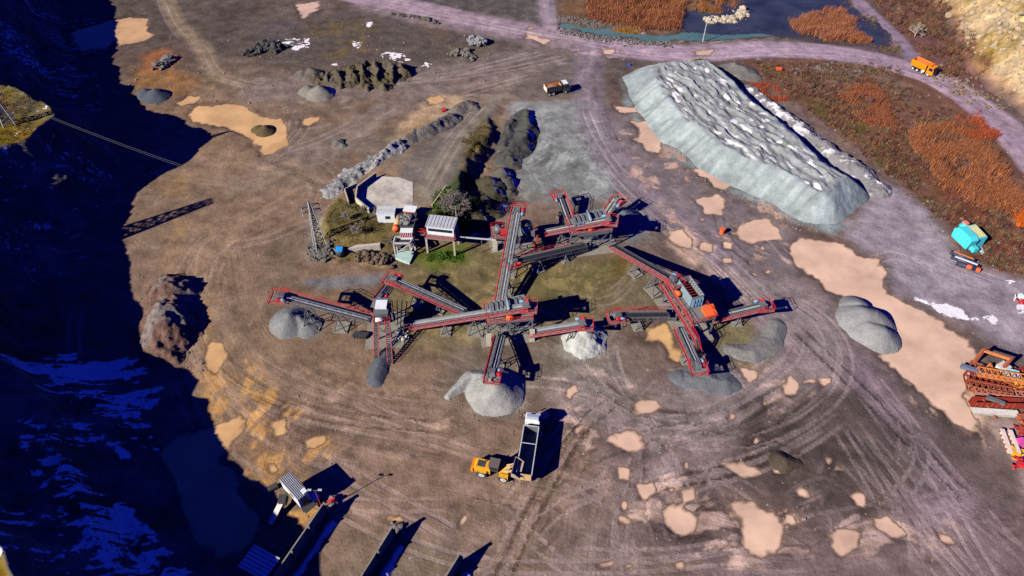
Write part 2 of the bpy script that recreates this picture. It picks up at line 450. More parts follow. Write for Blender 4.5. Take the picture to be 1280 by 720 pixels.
# --- plants and brush on the right, reeds, canal banks
paint([(905,78),(980,72),(1060,70),(1130,85),(1190,105),(1235,150),(1300,215),(1310,350),(1262,345),(1205,325),(1180,285),(1135,238),(1090,200),(1000,130),(930,100)], (104,74,64), 2.5, .95, 2.5, 50)
paint([(1010,85),(1100,85),(1160,120),(1120,135),(1050,115)], (122,102,92), 3, .7, 3, 51, tex=1.4)
paint([(960,90),(1060,120),(1150,200),(1230,280),(1180,270),(1100,190),(990,120)], (92,74,50), 3, .6, 3, 52, tex=1.5)
paint([(1130,180),(1300,280),(1300,330),(1190,280)], (112,66,54), 3, .7, 3, 53)
paint([(700,-20),(1055,-20),(1055,15),(1000,40),(870,38),(800,44),(700,28)], (112,84,66), 2.5, .9, 2, 54)
paint([(755,-20),(860,-20),(850,35),(800,42),(730,20)], (124,78,52), 3, .8, 3, 55)
paint([(690,28),(760,35),(815,41),(900,40),(900,36),(800,34),(700,22)], (124,116,114), 1.5, .8, 1.5, 56, tex=1.2)
paint([(690,36),(740,46),(820,52),(900,51),(1000,46),(1000,54),(900,58),(800,58),(720,52)], (128,118,118), 1.5, .8, 1.5, 57, tex=1.2)
paint([(1030,-20),(1060,-10),(1110,35),(1140,72),(1110,75),(1060,60),(1050,30)], (92,74,80), 2, .7, 2, 58)
paint([(1075,-20),(1130,-20),(1200,70),(1240,120),(1185,95),(1150,72),(1110,28)], (104,72,70), 2, .9, 2, 59)
# --- raised yard
for k_, (pp, c_, o_) in enumerate((
    ([(500,220),(600,130),(625,112),(610,165),(580,220),(565,265),(530,262)], (112,102,96), .9),
    ([(440,175),(600,120),(590,150),(540,200),(480,215)], (112,100,92), .5),
    ([(415,255),(445,262),(500,290),(490,312),(425,318),(395,300)], (100,86,54), .75),
    ([(425,258),(470,240),(490,260),(470,285),(420,280)], (110,98,72), .6),
    ([(545,255),(580,215),(600,215),(585,285),(560,290)], (62,72,36), .8),
    ([(590,150),(625,140),(620,165),(585,215),(575,230)], (110,94,56), .6),
    ([(500,312),(580,298),(590,325),(540,330)], (86,96,40), .7),
    ([(450,312),(490,312),(488,328),(450,325)], (176,144,108), .7),
    ([(385,255),(405,250),(400,320),(380,325)], (128,118,112), .7))):
    paint(pp, c_, 1.6, o_, 1.5, 70 + k_, 1.7)

# --- roads and tracks
LIL = (161, 136, 148)
road([(440,-6),(520,10),(600,28),(680,46),(740,57),(800,65),(870,66),(960,62),(1040,66),(1110,80),(1170,98),(1220,130),(1262,168),(1300,215)], 10, LIL, .95, 1.2, 'A', .8)
road([(1040,-20),(1072,4),(1100,30),(1145,78)], 5.5, (140,120,134), .9, 1, 'A', .7, seed=1)
road([(680,-12),(684,20),(700,50)], 6, (150,130,138), .8, 1.5, 'A', .8, seed=2)
road([(470,5),(540,20),(620,35),(700,50)], 14, (150,128,132), .6, 3, 'B', .5, seed=3)
road([(740,55),(732,100),(742,150),(770,205),(825,262),(895,320),(950,372),(985,405)], 9, (136,119,126), .75, 2.5, 'A', .9, seed=4)
road([(985,405),(1050,478),(1120,560),(1195,650),(1270,735)], 15, (132,112,120), .75, 3, 'A', 1, seed=5)
road([(960,372),(1008,410),(1010,455),(960,495),(880,522),(800,520),(730,490)], 12, (136,120,116), .7, 3, 'B', 1, seed=6)
road([(1010,470),(930,520),(820,560),(760,620),(745,735)], 14, (132,114,114), .55, 4, 'A', .9, seed=7)
road([(205,-8),(222,30),(250,62),(272,95),(330,112),(400,128)], 5, (140,118,102), .8, 1.5, 'A', .8, seed=8)
road([(272,95),(262,110),(250,125)], 3, (132,112,92), .6, 1, 'B', .6, seed=9)
road([(330,112),(440,108),(540,98),(620,82),(700,62)], 14, (124,108,104), .65, 4, 'A', 1, seed=10)
road([(640,92),(604,128),(568,180),(538,235),(520,262)], 5, (132,116,104), .75, 1.5, 'A', .9, 2.0, seed=11)
road([(340,205),(400,188),(450,160),(500,130),(570,108),(660,85)], 9, (128,110,104), .6, 3, 'B', .9, seed=12)
road([(230,205),(320,215),(370,240),(330,270),(270,300),(250,360)], 16, (138,112,96), .5, 4, 'A', .75, seed=13)
road([(255,330),(275,420),(330,495),(430,540),(560,560),(680,590)], 22, (136,110,95), .5, 5, 'A', .75, seed=14)
road([(300,330),(320,420),(390,480),(470,510),(560,530)], 12, (124,102,86), .4, 4, 'B', .7, seed=15)
road([(400,560),(560,610),(700,650),(860,700),(980,735)], 24, (128,104,95), .4, 5, 'B', .8, seed=16)
road([(740,430),(770,470),(800,500),(840,520)], 10, (128,112,104), .4, 3, 'A', 1, seed=17)
road([(880,690),(1000,710),(1120,690),(1260,650)], 9, (136,114,116), .45, 3, 'B', .9, seed=18)
road([(840,640),(870,590),(930,545),(1000,500)], 12, (128,110,108), .4, 4, 'B', .9, seed=19)
road([(1060,310),(1110,300),(1190,330),(1260,350)], 14, None, 0, 4, 'B', .5, seed=20)
road([(690,260),(760,240),(800,290),(850,330),(890,370)], 10, None, 0, 3, 'B', .7, seed=21)
road([(560,720),(600,660),(640,600)], 12, None, 0, 3, 'A', .7, seed=22)
road([(300,230),(360,220),(430,240)], 8, (134,116,104), .4, 3, 'B', .8, seed=23)
ALONG = [
 ([(740,55),(732,100),(742,150),(770,205),(825,262),(895,320),(950,372),(985,405)], 10, 9),
 ([(985,405),(1050,478),(1120,560),(1195,650),(1270,735)], 17, 18),
 ([(960,372),(1008,410),(1010,455),(960,495),(880,522),(800,520),(730,490)], 14, 16),
 ([(1010,470),(930,520),(820,560),(760,620),(745,735)], 20, 14),
 ([(330,112),(440,108),(540,98),(620,82),(700,62)], 16, 12),
 ([(340,205),(400,188),(450,160),(500,130),(570,108),(660,85)], 8, 5),
 ([(230,205),(320,215),(370,240),(330,270),(270,300),(250,360)], 18, 8),
 ([(255,330),(275,420),(330,495),(430,540),(560,560),(680,590)], 26, 12),
 ([(300,330),(320,420),(390,480),(470,510),(560,530)], 16, 7),
 ([(400,560),(560,610),(700,650),(860,700),(980,735)], 30, 14),
 ([(560,720),(600,660),(640,600),(700,520),(760,480)], 14, 8),
 ([(740,430),(770,470),(800,500),(860,530)], 14, 8),
 ([(880,690),(1000,710),(1120,690),(1260,650)], 10, 7),
 ([(840,640),(870,590),(930,545),(1000,500)], 14, 8),
 ([(960,570),(1020,620),(1090,622),(1140,580),(1140,520),(1080,480)], 8, 4),
 ([(1000,470),(1060,540),(1130,640),(1155,720)], 6, 5),
 ([(820,720),(790,640),(770,570),(750,500),(700,450)], 16, 8),
 ([(660,720),(720,650),(800,610),(900,590),(1000,640)], 14, 8),
 ([(300,108),(360,128),(372,160),(330,200)], 5, 3), ([(205,-8),(222,30),(250,62),(272,95),(330,112)], 3, 4),
 ([(1060,310),(1110,300),(1190,330),(1260,350)], 16, 5), ([(690,260),(760,240),(800,290),(850,330),(890,370)], 12, 6),
 ([(440,-6),(520,10),(600,28),(680,46),(740,57),(800,65),(870,66),(960,62),(1040,66),(1110,80)], 6, 8),
 ([(1040,66),(1110,80),(1170,98),(1220,130),(1262,168),(1300,215)], 6, 4),
 ([(660,300),(700,360),(760,370),(800,330)], 14, 4), ([(540,330),(600,360),(680,400),(760,440)], 12, 4)]
for k_, (p_, w_, n_) in enumerate(ALONG): ruts_along(p_, w_, n_, 50 + k_)
ruts_along([(640,92),(604,128),(568,180),(538,235),(520,262)], 3, 5, 90, 2.2)
_tr = random.Random(21)
for k_ in range(26):                          # machines turning
    cx, cy = _tr.choice(((720,470),(880,500),(800,560),(1000,640),(700,640),(900,690),(760,600),(600,600),(470,560),(330,480),(830,250),(960,340),(450,480)))
    cx += _tr.gauss(0, 35); cy += _tr.gauss(0, 22)
    a = _tr.uniform(0, 6.28); L_ = _tr.uniform(14, 34); cv = _tr.uniform(-.5, .5); pts_ = []
    for j in range(5):
        pts_.append((cx, cy)); cx += math.cos(a) * L_; cy += math.sin(a) * L_ * .75; a += cv
    if all(-50 < q[0] < 1330 and 20 < q[1] < 760 for q in pts_): rut(pts_, _tr.choice((1, 1, -1)), 2.1, _tr.uniform(.3, .7))

paint([(940,510),(1010,485),(1070,490),(1130,560),(1165,620),(1120,650),(1000,640),(930,600),(915,550)], (84,70,66), 3, .9, 4, 32)
paint([(800,620),(900,610),(905,690),(830,690),(780,650)], (84,70,68), 3, .85, 4, 33)
paint([(1110,480),(1160,510),(1230,560),(1300,640),(1300,720),(1240,660),(1150,560)], (98,82,80), 4, .6, 4, 34)
paint([(1180,690),(1300,640),(1300,760),(1150,760)], (112,90,88), 5, .6, 4, 35)
paint([(1120,640),(1180,660),(1180,720),(1020,720),(1000,690)], (120,98,96), 5, .6, 4, 36)
def silt(px_poly, rgb, ang, thr=.12, op=.85, seed=0, asp=.22, sc=2.0):
    """thin drying films of silt drawn out by wheels"""
    q = gp(px_poly); si, sj = bbox_mask(q, 4); x, y = X[si, sj], Y[si, sj]
    s = poly_sd(x, y, q) + 3 * fbm(x, y, 8, 4, 1300 + seed, .65)
    a = ang + .5 * fbm(x, y, 30, 2, 1310 + seed)
    u, v = x * np.cos(a) + y * np.sin(a), -x * np.sin(a) + y * np.cos(a)
    n = .65 * fbm(u * asp, v, sc, 5, 1320 + seed, .65) + .55 * fbm(x, y, 7, 4, 1330 + seed, .6)
    m = (op * (1 - sstep(-2, 2, s)) * sstep(thr, thr + .1, n))[..., None]
    C[si, sj] = C[si, sj] * (1 - m) + alb(*rgb) * m
silt([(765,130),(840,140),(880,200),(1000,280),(985,330),(930,370),(860,330),(790,230)], (186,152,138), -.75, .1, .8, 1)
silt([(690,470),(1000,460),(1010,500),(860,560),(960,620),(1190,650),(1180,690),(900,700),(760,620),(700,520)], (186,156,146), -.1, .16, .8, 2)
silt([(740,560),(830,590),(880,640),(1000,690),(900,720),(760,680)], (192,160,146), .5, .14, .85, 3)
silt([(320,470),(520,450),(700,620),(560,640),(400,600)], (164,136,120), -.5, .26, .7, 4)
silt([(240,420),(320,460),(420,560),(330,600),(260,540)], (194,146,100), .9, -.02, .7, 5, .4, 4.0)
silt([(850,440),(960,440),(1010,490),(900,500)], (178,146,132), .3, .12, .8, 6)
silt([(1090,420),(1220,440),(1240,560),(1150,500)], (200,166,146), -.6, .02, .9, 7, .6)
silt([(640,20),(960,50),(1000,75),(700,80)], (178,150,156), 0, .2, .7, 8)
silt([(340,120),(640,70),(640,110),(380,210)], (140,122,116), .4, .2, .6, 9)
silt([(640,130),(745,125),(780,250),(650,250)], (158,154,150), .9, .1, .7, 10, .3)
silt([(650,170),(740,160),(780,260),(690,255)], (96,90,88), 1.2, .12, .7, 11, .3)
silt([(540,320),(790,330),(740,400),(600,430),(500,420)], (140,120,88), .5, .18, .7, 12, .4)
silt([(540,330),(790,340),(760,420),(560,440)], (80,70,54), .8, .2, .6, 13, .4)
silt([(940,510),(1130,500),(1160,610),(1000,640)], (70,60,58), -.5, .1, .6, 14, .4)
silt([(1100,360),(1200,320),(1280,360),(1280,440),(1180,410)], (124,110,116), -.4, .15, .6, 15, .3)
# --- wet rims round the water, snow, rock
for poly, kind, x0, x1, y0, y1 in WATER:
    si, sj = bbox_mask(poly, 6)
    x, y = X[si, sj], Y[si, sj]
    s = poly_sd(x, y, poly) + water_wob(x, y, x1 - x0)
    big = (x1 - x0) > 4
    m = (0.34 if big else 0.2) * (1 - sstep(0.2, 3.4 if big else 1.4, s)) * np.clip(.5 + 1.1 * fbm(x, y, 3.5, 4, 131, .65), 0, 1)
    C[si, sj] *= (1 - m[..., None] * np.array((0.9, 1.0, 1.05)))
    if kind == 'puddle':                      # silt bed below the water line
        mb = (1 - sstep(-1.0, 0.1, s))[..., None] * .8
        C[si, sj] = C[si, sj] * (1 - mb) + alb(168, 134, 108) * mb

wx = X + 5 * fbm(X, Y, 22, 3, 40) + 1.6 * fbm(X, Y, 5, 2, 44)
wy = Y + 5 * fbm(X, Y, 22, 3, 47) + 1.6 * fbm(X, Y, 5, 2, 52)
T_CL, DE_CL, _ = cliff_parts(wx * 0.5 + X * 0.5, wy * 0.5 + Y * 0.5)
HD = poly_sd(X + 3 * fbm(X, Y, 12, 3, 70), Y + 3 * fbm(X, Y, 12, 3, 75), HILL_P)
rockn = fbm(X, Y, 5, 5, 701, .65); rock2 = fbm(X, Y, 16, 4, 711)
rc = alb(98, 90, 84) * (1 + 0.9 * rockn + 0.4 * rock2)[..., None]
m = sstep(0.0, 0.06, T_CL)[..., None]
C = C * (1 - m) + rc * m
gr = (sstep(0.975, 1.0, T_CL) * np.clip(.75 + .9 * rock2 + .5 * rockn, 0, 1))[..., None]
gcol = alb(112, 96, 40) * (1 - sstep(-.3, .5, rockn))[..., None] + alb(128, 92, 54) * sstep(-.3, .5, rockn)[..., None]
C = C * (1 - gr) + gcol * gr
# hillside upper right: pale ochre rock and olive turf
hm = sstep(0.5, -3, HD)[..., None]
hr = np.clip(.72 + 1.5 * fbm(X, Y, 18, 5, 721, .65) + .25 * sstep(4, 24, -HD), 0, 1)[..., None]
hc = .62 * alb(222, 190, 160) * (1 + .9 * rockn)[..., None] * hr + alb(128, 100, 48) * (1 + .35 * rockn)[..., None] * (1 - hr)
lowh = sstep(6, 0, -HD)[..., None]
hc = hc * (1 - lowh * .8) + alb(118, 78, 66) * (1 + .4 * rockn)[..., None] * lowh * .8
C = C * (1 - hm) + hc * hm
# snow lying on the shaded ledges
SN = np.zeros(X.shape)
gz = np.gradient(Z, axis=0) / np.gradient(Y, axis=0), np.gradient(Z, axis=1) / np.gradient(X, axis=1)
slope = np.hypot(*gz)
def snow(pts, op=1.0, scale=(3.0, 9.0), thr=0.0, ang=0.4, seed=0, h=3.0):
    q = gp(pts, h)
    si, sj = bbox_mask(q, 4)
    x, y = X[si, sj], Y[si, sj]
    s = poly_sd(x, y, q) + 2.5 * fbm(x, y, 6, 4, 800 + seed, .65)
    u = x * math.cos(ang) + y * math.sin(ang); v = -x * math.sin(ang) + y * math.cos(ang)
    n = fbm(u / scale[1] * 3, v / scale[0] * 3, 3, 5, 810 + seed, .65)
    SN[si, sj] = np.maximum(SN[si, sj], op * (1 - sstep(-.8, .8, s)) * sstep(thr - .12, thr + .14, n))
snow([(8,470),(40,445),(60,425),(110,418),(150,430),(165,463),(120,470),(60,478),(40,484)], .85, (1.6, 7), -.05, .25, 1, 4)
snow([(95,488),(120,485),(165,500),(168,512),(130,512),(100,505)], .7, (1.5, 5), .0, .25, 2, 3)
snow([(135,402),(140,430),(150,440),(128,420)], .6, (1.5, 4), .05, .4, 3, 3)
snow([(50,560),(75,572),(95,590),(98,625),(120,640),(95,645),(85,625),(92,600),(70,580)], .7, (1.8, 4), -.05, .4, 4, 5)
snow([(90,535),(200,538),(205,550),(165,570),(130,560),(100,552)], .8, (1.5, 6), .0, .2, 5, 3)
snow([(138,550),(158,560),(163,570),(150,573),(140,562)], 1., (4, 4), -.6, .2, 6, 3)
snow([(105,640),(150,650),(190,660),(225,700),(240,725),(120,725),(115,690)], .75, (1.6, 4), .02, .5, 7, 4)
snow([(150,642),(172,655),(176,665),(160,660)], .9, (3, 3), -.4, .5, 8, 3)
snow([(-10,40),(30,45),(60,80),(40,90),(-10,70)], .5, (1.5, 6), .05, .1, 9, 8)
snow([(20,0),(50,0),(45,8),(22,6)], .6, (2, 5), .0, .1, 10, 8)
snow([(30,690),(60,700),(40,725),(10,720)], .6, (1.6, 4), .1, .3, 11, 8)
snow([(55,245),(130,200),(140,215),(60,280)], .35, (1.2, 4), .22, .5, 12, 3)
snow([(10,290),(40,300),(40,340),(10,350)], .4, (1.4, 4), .12, 1.0, 13, 6)
snow([(60,440),(165,425),(200,470),(150,520),(60,500)], .75, (1.2, 5), .03, .3, 23, 4)
snow([(40,540),(110,560),(130,640),(80,650)], .75, (1.2, 3), .06, .6, 24, 5)
snow([(95,600),(180,640),(250,720),(150,740),(90,690)], .7, (1.2, 3), .07, .5, 25, 5)
snow([(0,640),(80,650),(110,740),(0,740)], .6, (1.2, 3), .14, .5, 26, 8)
snow([(20,200),(110,170),(150,240),(60,330),(10,300)], .45, (1.2, 5), .16, .6, 27, 6)
snow([(40,0),(110,0),(120,120),(60,110)], .5, (1.2, 5), .12, .6, 28, 6)
snow([(0,60),(60,60),(70,110),(20,115)], .5, (1.2, 4), .12, .2, 21, 8)
snow([(80,500),(160,470),(190,520),(150,560),(90,560)], .6, (1.2, 4), .12, .5, 22, 3)
for k_, q_ in enumerate(([(412,80),(425,76),(424,84)], [(470,62),(492,64),(515,74),(505,80),(480,72)], [(444,52),(448,52),(446,64),(443,62)], [(458,30),(464,28),(462,33)], [(345,50),(385,48),(386,62),(350,66)], [(530,76),(545,80),(540,86),(528,82)])):
    snow(q_, .9, (1.5, 2), -.02 if k_ in (1, 4, 5) else -.1, .2, 40 + k_, 0.2)
for k_, q_ in enumerate(([(604,218),(622,215),(640,240),(628,262),(606,262),(596,245)], [(588,246),(604,250),(604,285),(590,290),(580,275)], [(622,180),(640,190),(648,206),(630,205)])):
    snow(q_, .8, (1.5, 3), .02, .9, 60 + k_, 1.5)
# snow by the gravel drive
snow([(1132,364),(1150,372),(1175,382),(1195,387),(1220,400),(1210,404),(1185,396),(1160,384),(1140,374)], .95, (1.2, 6), -.35, -.35, 14, 0)
snow([(1236,400),(1244,398),(1246,412),(1238,414)], .9, (3, 3), -.5, 0, 15, 0)
snow([(1250,345),(1285,345),(1285,400),(1262,385)], .9, (1.2, 3), .1, 0, 16, 0)
lum = C @ np.array((.3, .55, .15))
FC[..., 2] *= (1 - sstep(0, .04, T_CL)) * (.7 + .3 * sstep(-45, 5, X))
C = np.clip(lum[..., None] + (C - lum[..., None]) * 1.22, 0.008, .85)

# ------------------------------------------------------------------ materials
def new_mat(name):
    m = bpy.data.materials.new(name); m.use_nodes = True
    n = m.node_tree; n.nodes.clear()
    out = n.nodes.new('ShaderNodeOutputMaterial'); b = n.nodes.new('ShaderNodeBsdfPrincipled')
    n.links.new(b.outputs[0], out.inputs[0])
    return m, n, b
def nd(n, t, **k):
    x = n.nodes.new(t)
    for a, v in k.items():
        setattr(x, a, v)
    return x
def math_n(n, op, a, b=None, clamp=False):
    x = nd(n, 'ShaderNodeMath', operation=op, use_clamp=clamp)
    for i, v in enumerate((a, b)):
        if v is None: continue
        if isinstance(v, (int, float)): x.inputs[i].default_value = v
        else: n.links.new(v, x.inputs[i])
    return x.outputs[0]
def noise_n(n, vec, scale, detail=4, rough=.55, dist=0):
    x = nd(n, 'ShaderNodeTexNoise'); x.inputs['Scale'].default_value = scale
    x.inputs['Detail'].default_value = detail; x.inputs['Roughness'].default_value = rough; x.inputs['Distortion'].default_value = dist
    if vec is not None: n.links.new(vec, x.inputs['Vector'])
    return x.outputs['Fac']
def remap(n, v, a, b, c, d):
    x = nd(n, 'ShaderNodeMapRange'); n.links.new(v, x.inputs[0])
    for i, q in enumerate((a, b, c, d)): x.inputs[i + 1].default_value = q
    return x.outputs[0]

def ground_material():
    m, n, b = new_mat('quarry_earth')
    pos = nd(n, 'ShaderNodeNewGeometry').outputs['Position']
    at = nd(n, 'ShaderNodeAttribute', attribute_name='col')
    n1 = noise_n(n, pos, .28, 9, .62); n2 = noise_n(n, pos, 2.2, 4, .6)
    n3 = noise_n(n, pos, 5.5, 3, .7)
    k = math_n(n, 'MULTIPLY', remap(n, n1, .25, .75, .52, 1.46), math_n(n, 'MULTIPLY', remap(n, n2, .25, .75, .84, 1.16), remap(n, n3, .25, .75, .84, 1.16)))
    def streak(name):
        fa = nd(n, 'ShaderNodeAttribute', attribute_name=name)
        sp = nd(n, 'ShaderNodeSeparateXYZ'); n.links.new(fa.outputs['Vector'], sp.inputs[0])
        cb = nd(n, 'ShaderNodeCombineXYZ')
        n.links.new(math_n(n, 'MULTIPLY', sp.outputs[0], 1.0), cb.inputs[0]); n.links.new(math_n(n, 'MULTIPLY', sp.outputs[1], .022), cb.inputs[1])
        f = noise_n(n, cb.outputs[0], .8, 6, .68)
        s = math_n(n, 'ADD', remap(n, f, .3, .7, -.55, .55), remap(n, noise_n(n, cb.outputs[0], .26, 3, .6), .32, .68, -.75, .75))
        brk = remap(n, noise_n(n, pos, .09, 3, .6), .4, .62, .1, 1.0)
        return math_n(n, 'MULTIPLY', math_n(n, 'MULTIPLY', s, sp.outputs[2]), brk)
    s1, s2 = streak('flowA'), streak('flowB')
    st = math_n(n, 'ADD', s1, s2)
    k = math_n(n, 'MULTIPLY', k, remap(n, st, -1.2, 1.2, .5, 1.55))
    fc = nd(n, 'ShaderNodeAttribute', attribute_name='marks'); sp = nd(n, 'ShaderNodeSeparateXYZ'); n.links.new(fc.outputs['Vector'], sp.inputs[0])
    ln = nd(n, 'ShaderNodeMapRange', interpolation_type='SMOOTHSTEP'); n.links.new(math_n(n, 'ADD', sp.outputs[0], remap(n, n2, .3, .7, -.08, .08)), ln.inputs[0])
    for i_, q_ in enumerate((.5, .22, 0, 1)): ln.inputs[i_ + 1].default_value = q_
    tread = remap(n, math_n(n, 'SINE', math_n(n, 'MULTIPLY', sp.outputs[1], 7.0)), -1, 1, .75, 1)
    rutm = math_n(n, 'MULTIPLY', math_n(n, 'MULTIPLY', ln.outputs[0], sp.outputs[2]), math_n(n, 'MULTIPLY', tread, remap(n, noise_n(n, pos, .22, 4, .65), .34, .52, .3, 1)))
    k = math_n(n, 'MULTIPLY', k, remap(n, rutm, -1, 0, .4, 1.0))
    # pale stones and dark crumbs
    vo = nd(n, 'ShaderNodeTexVoronoi'); vo.inputs['Scale'].default_value = .9; n.links.new(pos, vo.inputs['Vector'])
    sc = nd(n, 'ShaderNodeSeparateColor'); n.links.new(vo.outputs['Color'], sc.inputs[0])
    st1 = math_n(n, 'MULTIPLY', math_n(n, 'LESS_THAN', vo.outputs['Distance'], .17), math_n(n, 'GREATER_THAN', sc.outputs[0], .86))
    st1 = math_n(n, 'MULTIPLY', st1, remap(n, n1, .42, .62, 0, .75))
    mxx = nd(n, 'ShaderNodeVectorMath', operation='SCALE'); n.links.new(at.outputs['Color'], mxx.inputs[0]); n.links.new(k, mxx.inputs['Scale'])
    mix = nd(n, 'ShaderNodeMix', data_type='RGBA'); n.links.new(st1, mix.inputs['Factor']); n.links.new(mxx.outputs[0], mix.inputs['A'])
    mix.inputs['B'].default_value = (.42, .38, .36, 1)
    mr = nd(n, 'ShaderNodeMix', data_type='RGBA'); n.links.new(math_n(n, 'MULTIPLY', rutm, .85, True), mr.inputs['Factor']); n.links.new(mix.outputs['Result'], mr.inputs['A'])
    pv = nd(n, 'ShaderNodeVectorMath', operation='SCALE'); n.links.new(mix.outputs['Result'], pv.inputs[0]); pv.inputs['Scale'].default_value = 1.5
    pm = nd(n, 'ShaderNodeMix', data_type='RGBA'); pm.inputs['Factor'].default_value = .45; n.links.new(pv.outputs[0], pm.inputs['A']); pm.inputs['B'].default_value = (*(alb(172, 148, 148)), 1)
    n.links.new(pm.outputs['Result'], mr.inputs['B']); mix = mr
    sn = math_n(n, 'ADD', at.outputs['Alpha'], remap(n, noise_n(n, pos, .9, 8, .72), .3, .7, -.42, .42))
    sf = nd(n, 'ShaderNodeMapRange', interpolation_type='SMOOTHSTEP'); n.links.new(sn, sf.inputs[0])
    for i_, q_ in enumerate((.48, .6, 0, 1)): sf.inputs[i_ + 1].default_value = q_
    sfm = math_n(n, 'MULTIPLY', sf.outputs[0], math_n(n, 'GREATER_THAN', at.outputs['Alpha'], .03))
    mxs = nd(n, 'ShaderNodeMix', data_type='RGBA'); n.links.new(sfm, mxs.inputs['Factor']); n.links.new(mix.outputs['Result'], mxs.inputs['A']); mxs.inputs['B'].default_value = (.74, .76, .8, 1)
    n.links.new(mxs.outputs['Result'], b.inputs['Base Color'])
    b.inputs['Roughness'].default_value = .9; b.inputs['Specular IOR Level'].default_value = .08
    hgt = math_n(n, 'ADD', math_n(n, 'MULTIPLY', n1, .5), math_n(n, 'ADD', math_n(n, 'MULTIPLY', n2, .16), math_n(n, 'SUBTRACT', math_n(n, 'MULTIPLY', st, .13), math_n(n, 'MULTIPLY', math_n(n, 'ABSOLUTE', rutm), .12))))
    bu = nd(n, 'ShaderNodeBump'); bu.inputs['Strength'].default_value = .75; bu.inputs['Distance'].default_value = .75
    n.links.new(hgt, bu.inputs['Height']); n.links.new(bu.outputs[0], b.inputs['Normal'])
    return m
M_EARTH = ground_material()
def water_material(name, rgb, rough=.12, var=.24):
    m, n, b = new_mat(name)
    pos = nd(n, 'ShaderNodeNewGeometry').outputs['Position']
    n1 = noise_n(n, pos, .12, 5, .6)
    mx_ = nd(n, 'ShaderNodeMix', data_type='RGBA'); n.links.new(remap(n, n1, .3, .7, 0, 1), mx_.inputs['Factor'])
    a = np.array(rgb)
    mx_.inputs['A'].default_value = (*(a * (1 - var)), 1); mx_.inputs['B'].default_value = (*np.clip(a * (1 + var), 0, 1), 1)
    dp = nd(n, 'ShaderNodeAttribute', attribute_name='depth')
    de_ = nd(n, 'ShaderNodeMapRange', interpolation_type='SMOOTHSTEP'); n.links.new(math_n(n, 'ADD', dp.outputs['Fac'], remap(n, noise_n(n, pos, .8, 6, .7), .3, .7, -.035, .035)), de_.inputs[0])
    for i_, q_ in enumerate((.0, .15, .0, 1)): de_.inputs[i_ + 1].default_value = q_
    m2 = nd(n, 'ShaderNodeMix', data_type='RGBA'); n.links.new(de_.outputs[0], m2.inputs['Factor'])
    m2.inputs['A'].default_value = (*(alb(112, 88, 74) * .6 + a * .1), 1); n.links.new(mx_.outputs['Result'], m2.inputs['B'])
    n.links.new(m2.outputs['Result'], b.inputs['Base Color'])
    b.inputs['Roughness'].default_value = rough; b.inputs['Specular IOR Level'].default_value = .3
    bu = nd(n, 'ShaderNodeBump'); bu.inputs['Strength'].default_value = .05; bu.inputs['Distance'].default_value = .1
    n.links.new(noise_n(n, pos, 1.5, 2), bu.inputs['Height']); n.links.new(bu.outputs[0], b.inputs['Normal'])
    return m
M_PUD_O = water_material('silty_water_ochre', alb(208, 160, 112))
M_PUD_P = water_material('silty_water_pink', alb(216, 174, 150))
M_POND = water_material('pond_water', alb(56, 58, 68), .08, .45)
M_STREAM = water_material('stream_water', alb(84, 112, 112), .1, .2)

def setp(o, label=None, cat=None, group=None, kind=None):
    if label: o['label'] = label
    if cat: o['category'] = cat
    if group: o['group'] = group
    if kind: o['kind'] = kind
    return o
def mesh_np(name, verts, faces, mats, smooth=True, attrs=None):
    me = bpy.data.meshes.new(name)
    nv, nf = len(verts), len(faces); k = faces.shape[1]
    me.vertices.add(nv); me.vertices.foreach_set('co', np.asarray(verts, np.float32).ravel())
    me.loops.add(nf * k); me.loops.foreach_set('vertex_index', faces.astype(np.int32).ravel())
    me.polygons.add(nf); me.polygons.foreach_set('loop_start', np.arange(0, nf * k, k, dtype=np.int32))
    me.update(calc_edges=True)
    if smooth: me.polygons.foreach_set('use_smooth', np.ones(nf, bool))
    for an, (typ, data) in (attrs or {}).items():
        a = me.attributes.new(an, typ, 'POINT')
        a.data.foreach_set('color' if typ == 'FLOAT_COLOR' else ('vector' if typ == 'FLOAT_VECTOR' else 'value'), np.asarray(data, np.float32).ravel())
    for m in mats: me.materials.append(m)
    me.validate()
    o = bpy.data.objects.new(name, me); COL.objects.link(o)
    return o
idx = np.arange(ny * nx).reshape(ny, nx)
FACES = np.stack((idx[:-1, :-1], idx[:-1, 1:], idx[1:, 1:], idx[1:, :-1]), -1)
V_ALL = np.stack((X, Y, Z), -1).reshape(-1, 3)
C_ALL = np.concatenate((C.reshape(-1, 3), SN.reshape(-1, 1)), 1)
FA_ALL, FB_ALL, FC_ALL = FA.reshape(-1, 3), FB.reshape(-1, 3), FC.reshape(-1, 3)
def cell(a): return (a[:-1, :-1] + a[1:, 1:]) / 2
def submesh(name, mask, mat, z=None, kind='structure'):
    f = FACES[mask].reshape(-1, 4)
    u, inv = np.unique(f, return_inverse=True)
    v = V_ALL[u].copy()
    at = None
    if z is not None: at = {'depth': ('FLOAT', z - v[:, 2])}; v[:, 2] = z
    else: at = {'col': ('FLOAT_COLOR', C_ALL[u]), 'flowA': ('FLOAT_VECTOR', FA_ALL[u]), 'flowB': ('FLOAT_VECTOR', FB_ALL[u]), 'marks': ('FLOAT_VECTOR', FC_ALL[u])}
    o = mesh_np(name, v, inv.reshape(-1, 4), [mat], True, at)
    o['kind'] = kind
    return o
tc = cell(T_CL) > 0.03; hc_ = (cell(HD) < -.5) & ~tc
Q_ROAD = smooth_line(gp([(440,-6),(520,10),(600,28),(680,46),(740,57),(800,65),(870,66),(960,62),(1040,66),(1110,80),(1170,98),(1220,130),(1262,168),(1300,215)]))
rd = cell(np.abs(line_uv(X, Y, Q_ROAD)[0])) < 5.2
rd &= ~tc & ~hc_
submesh('quarry_ground', ~tc & ~hc_ & ~rd, M_EARTH)
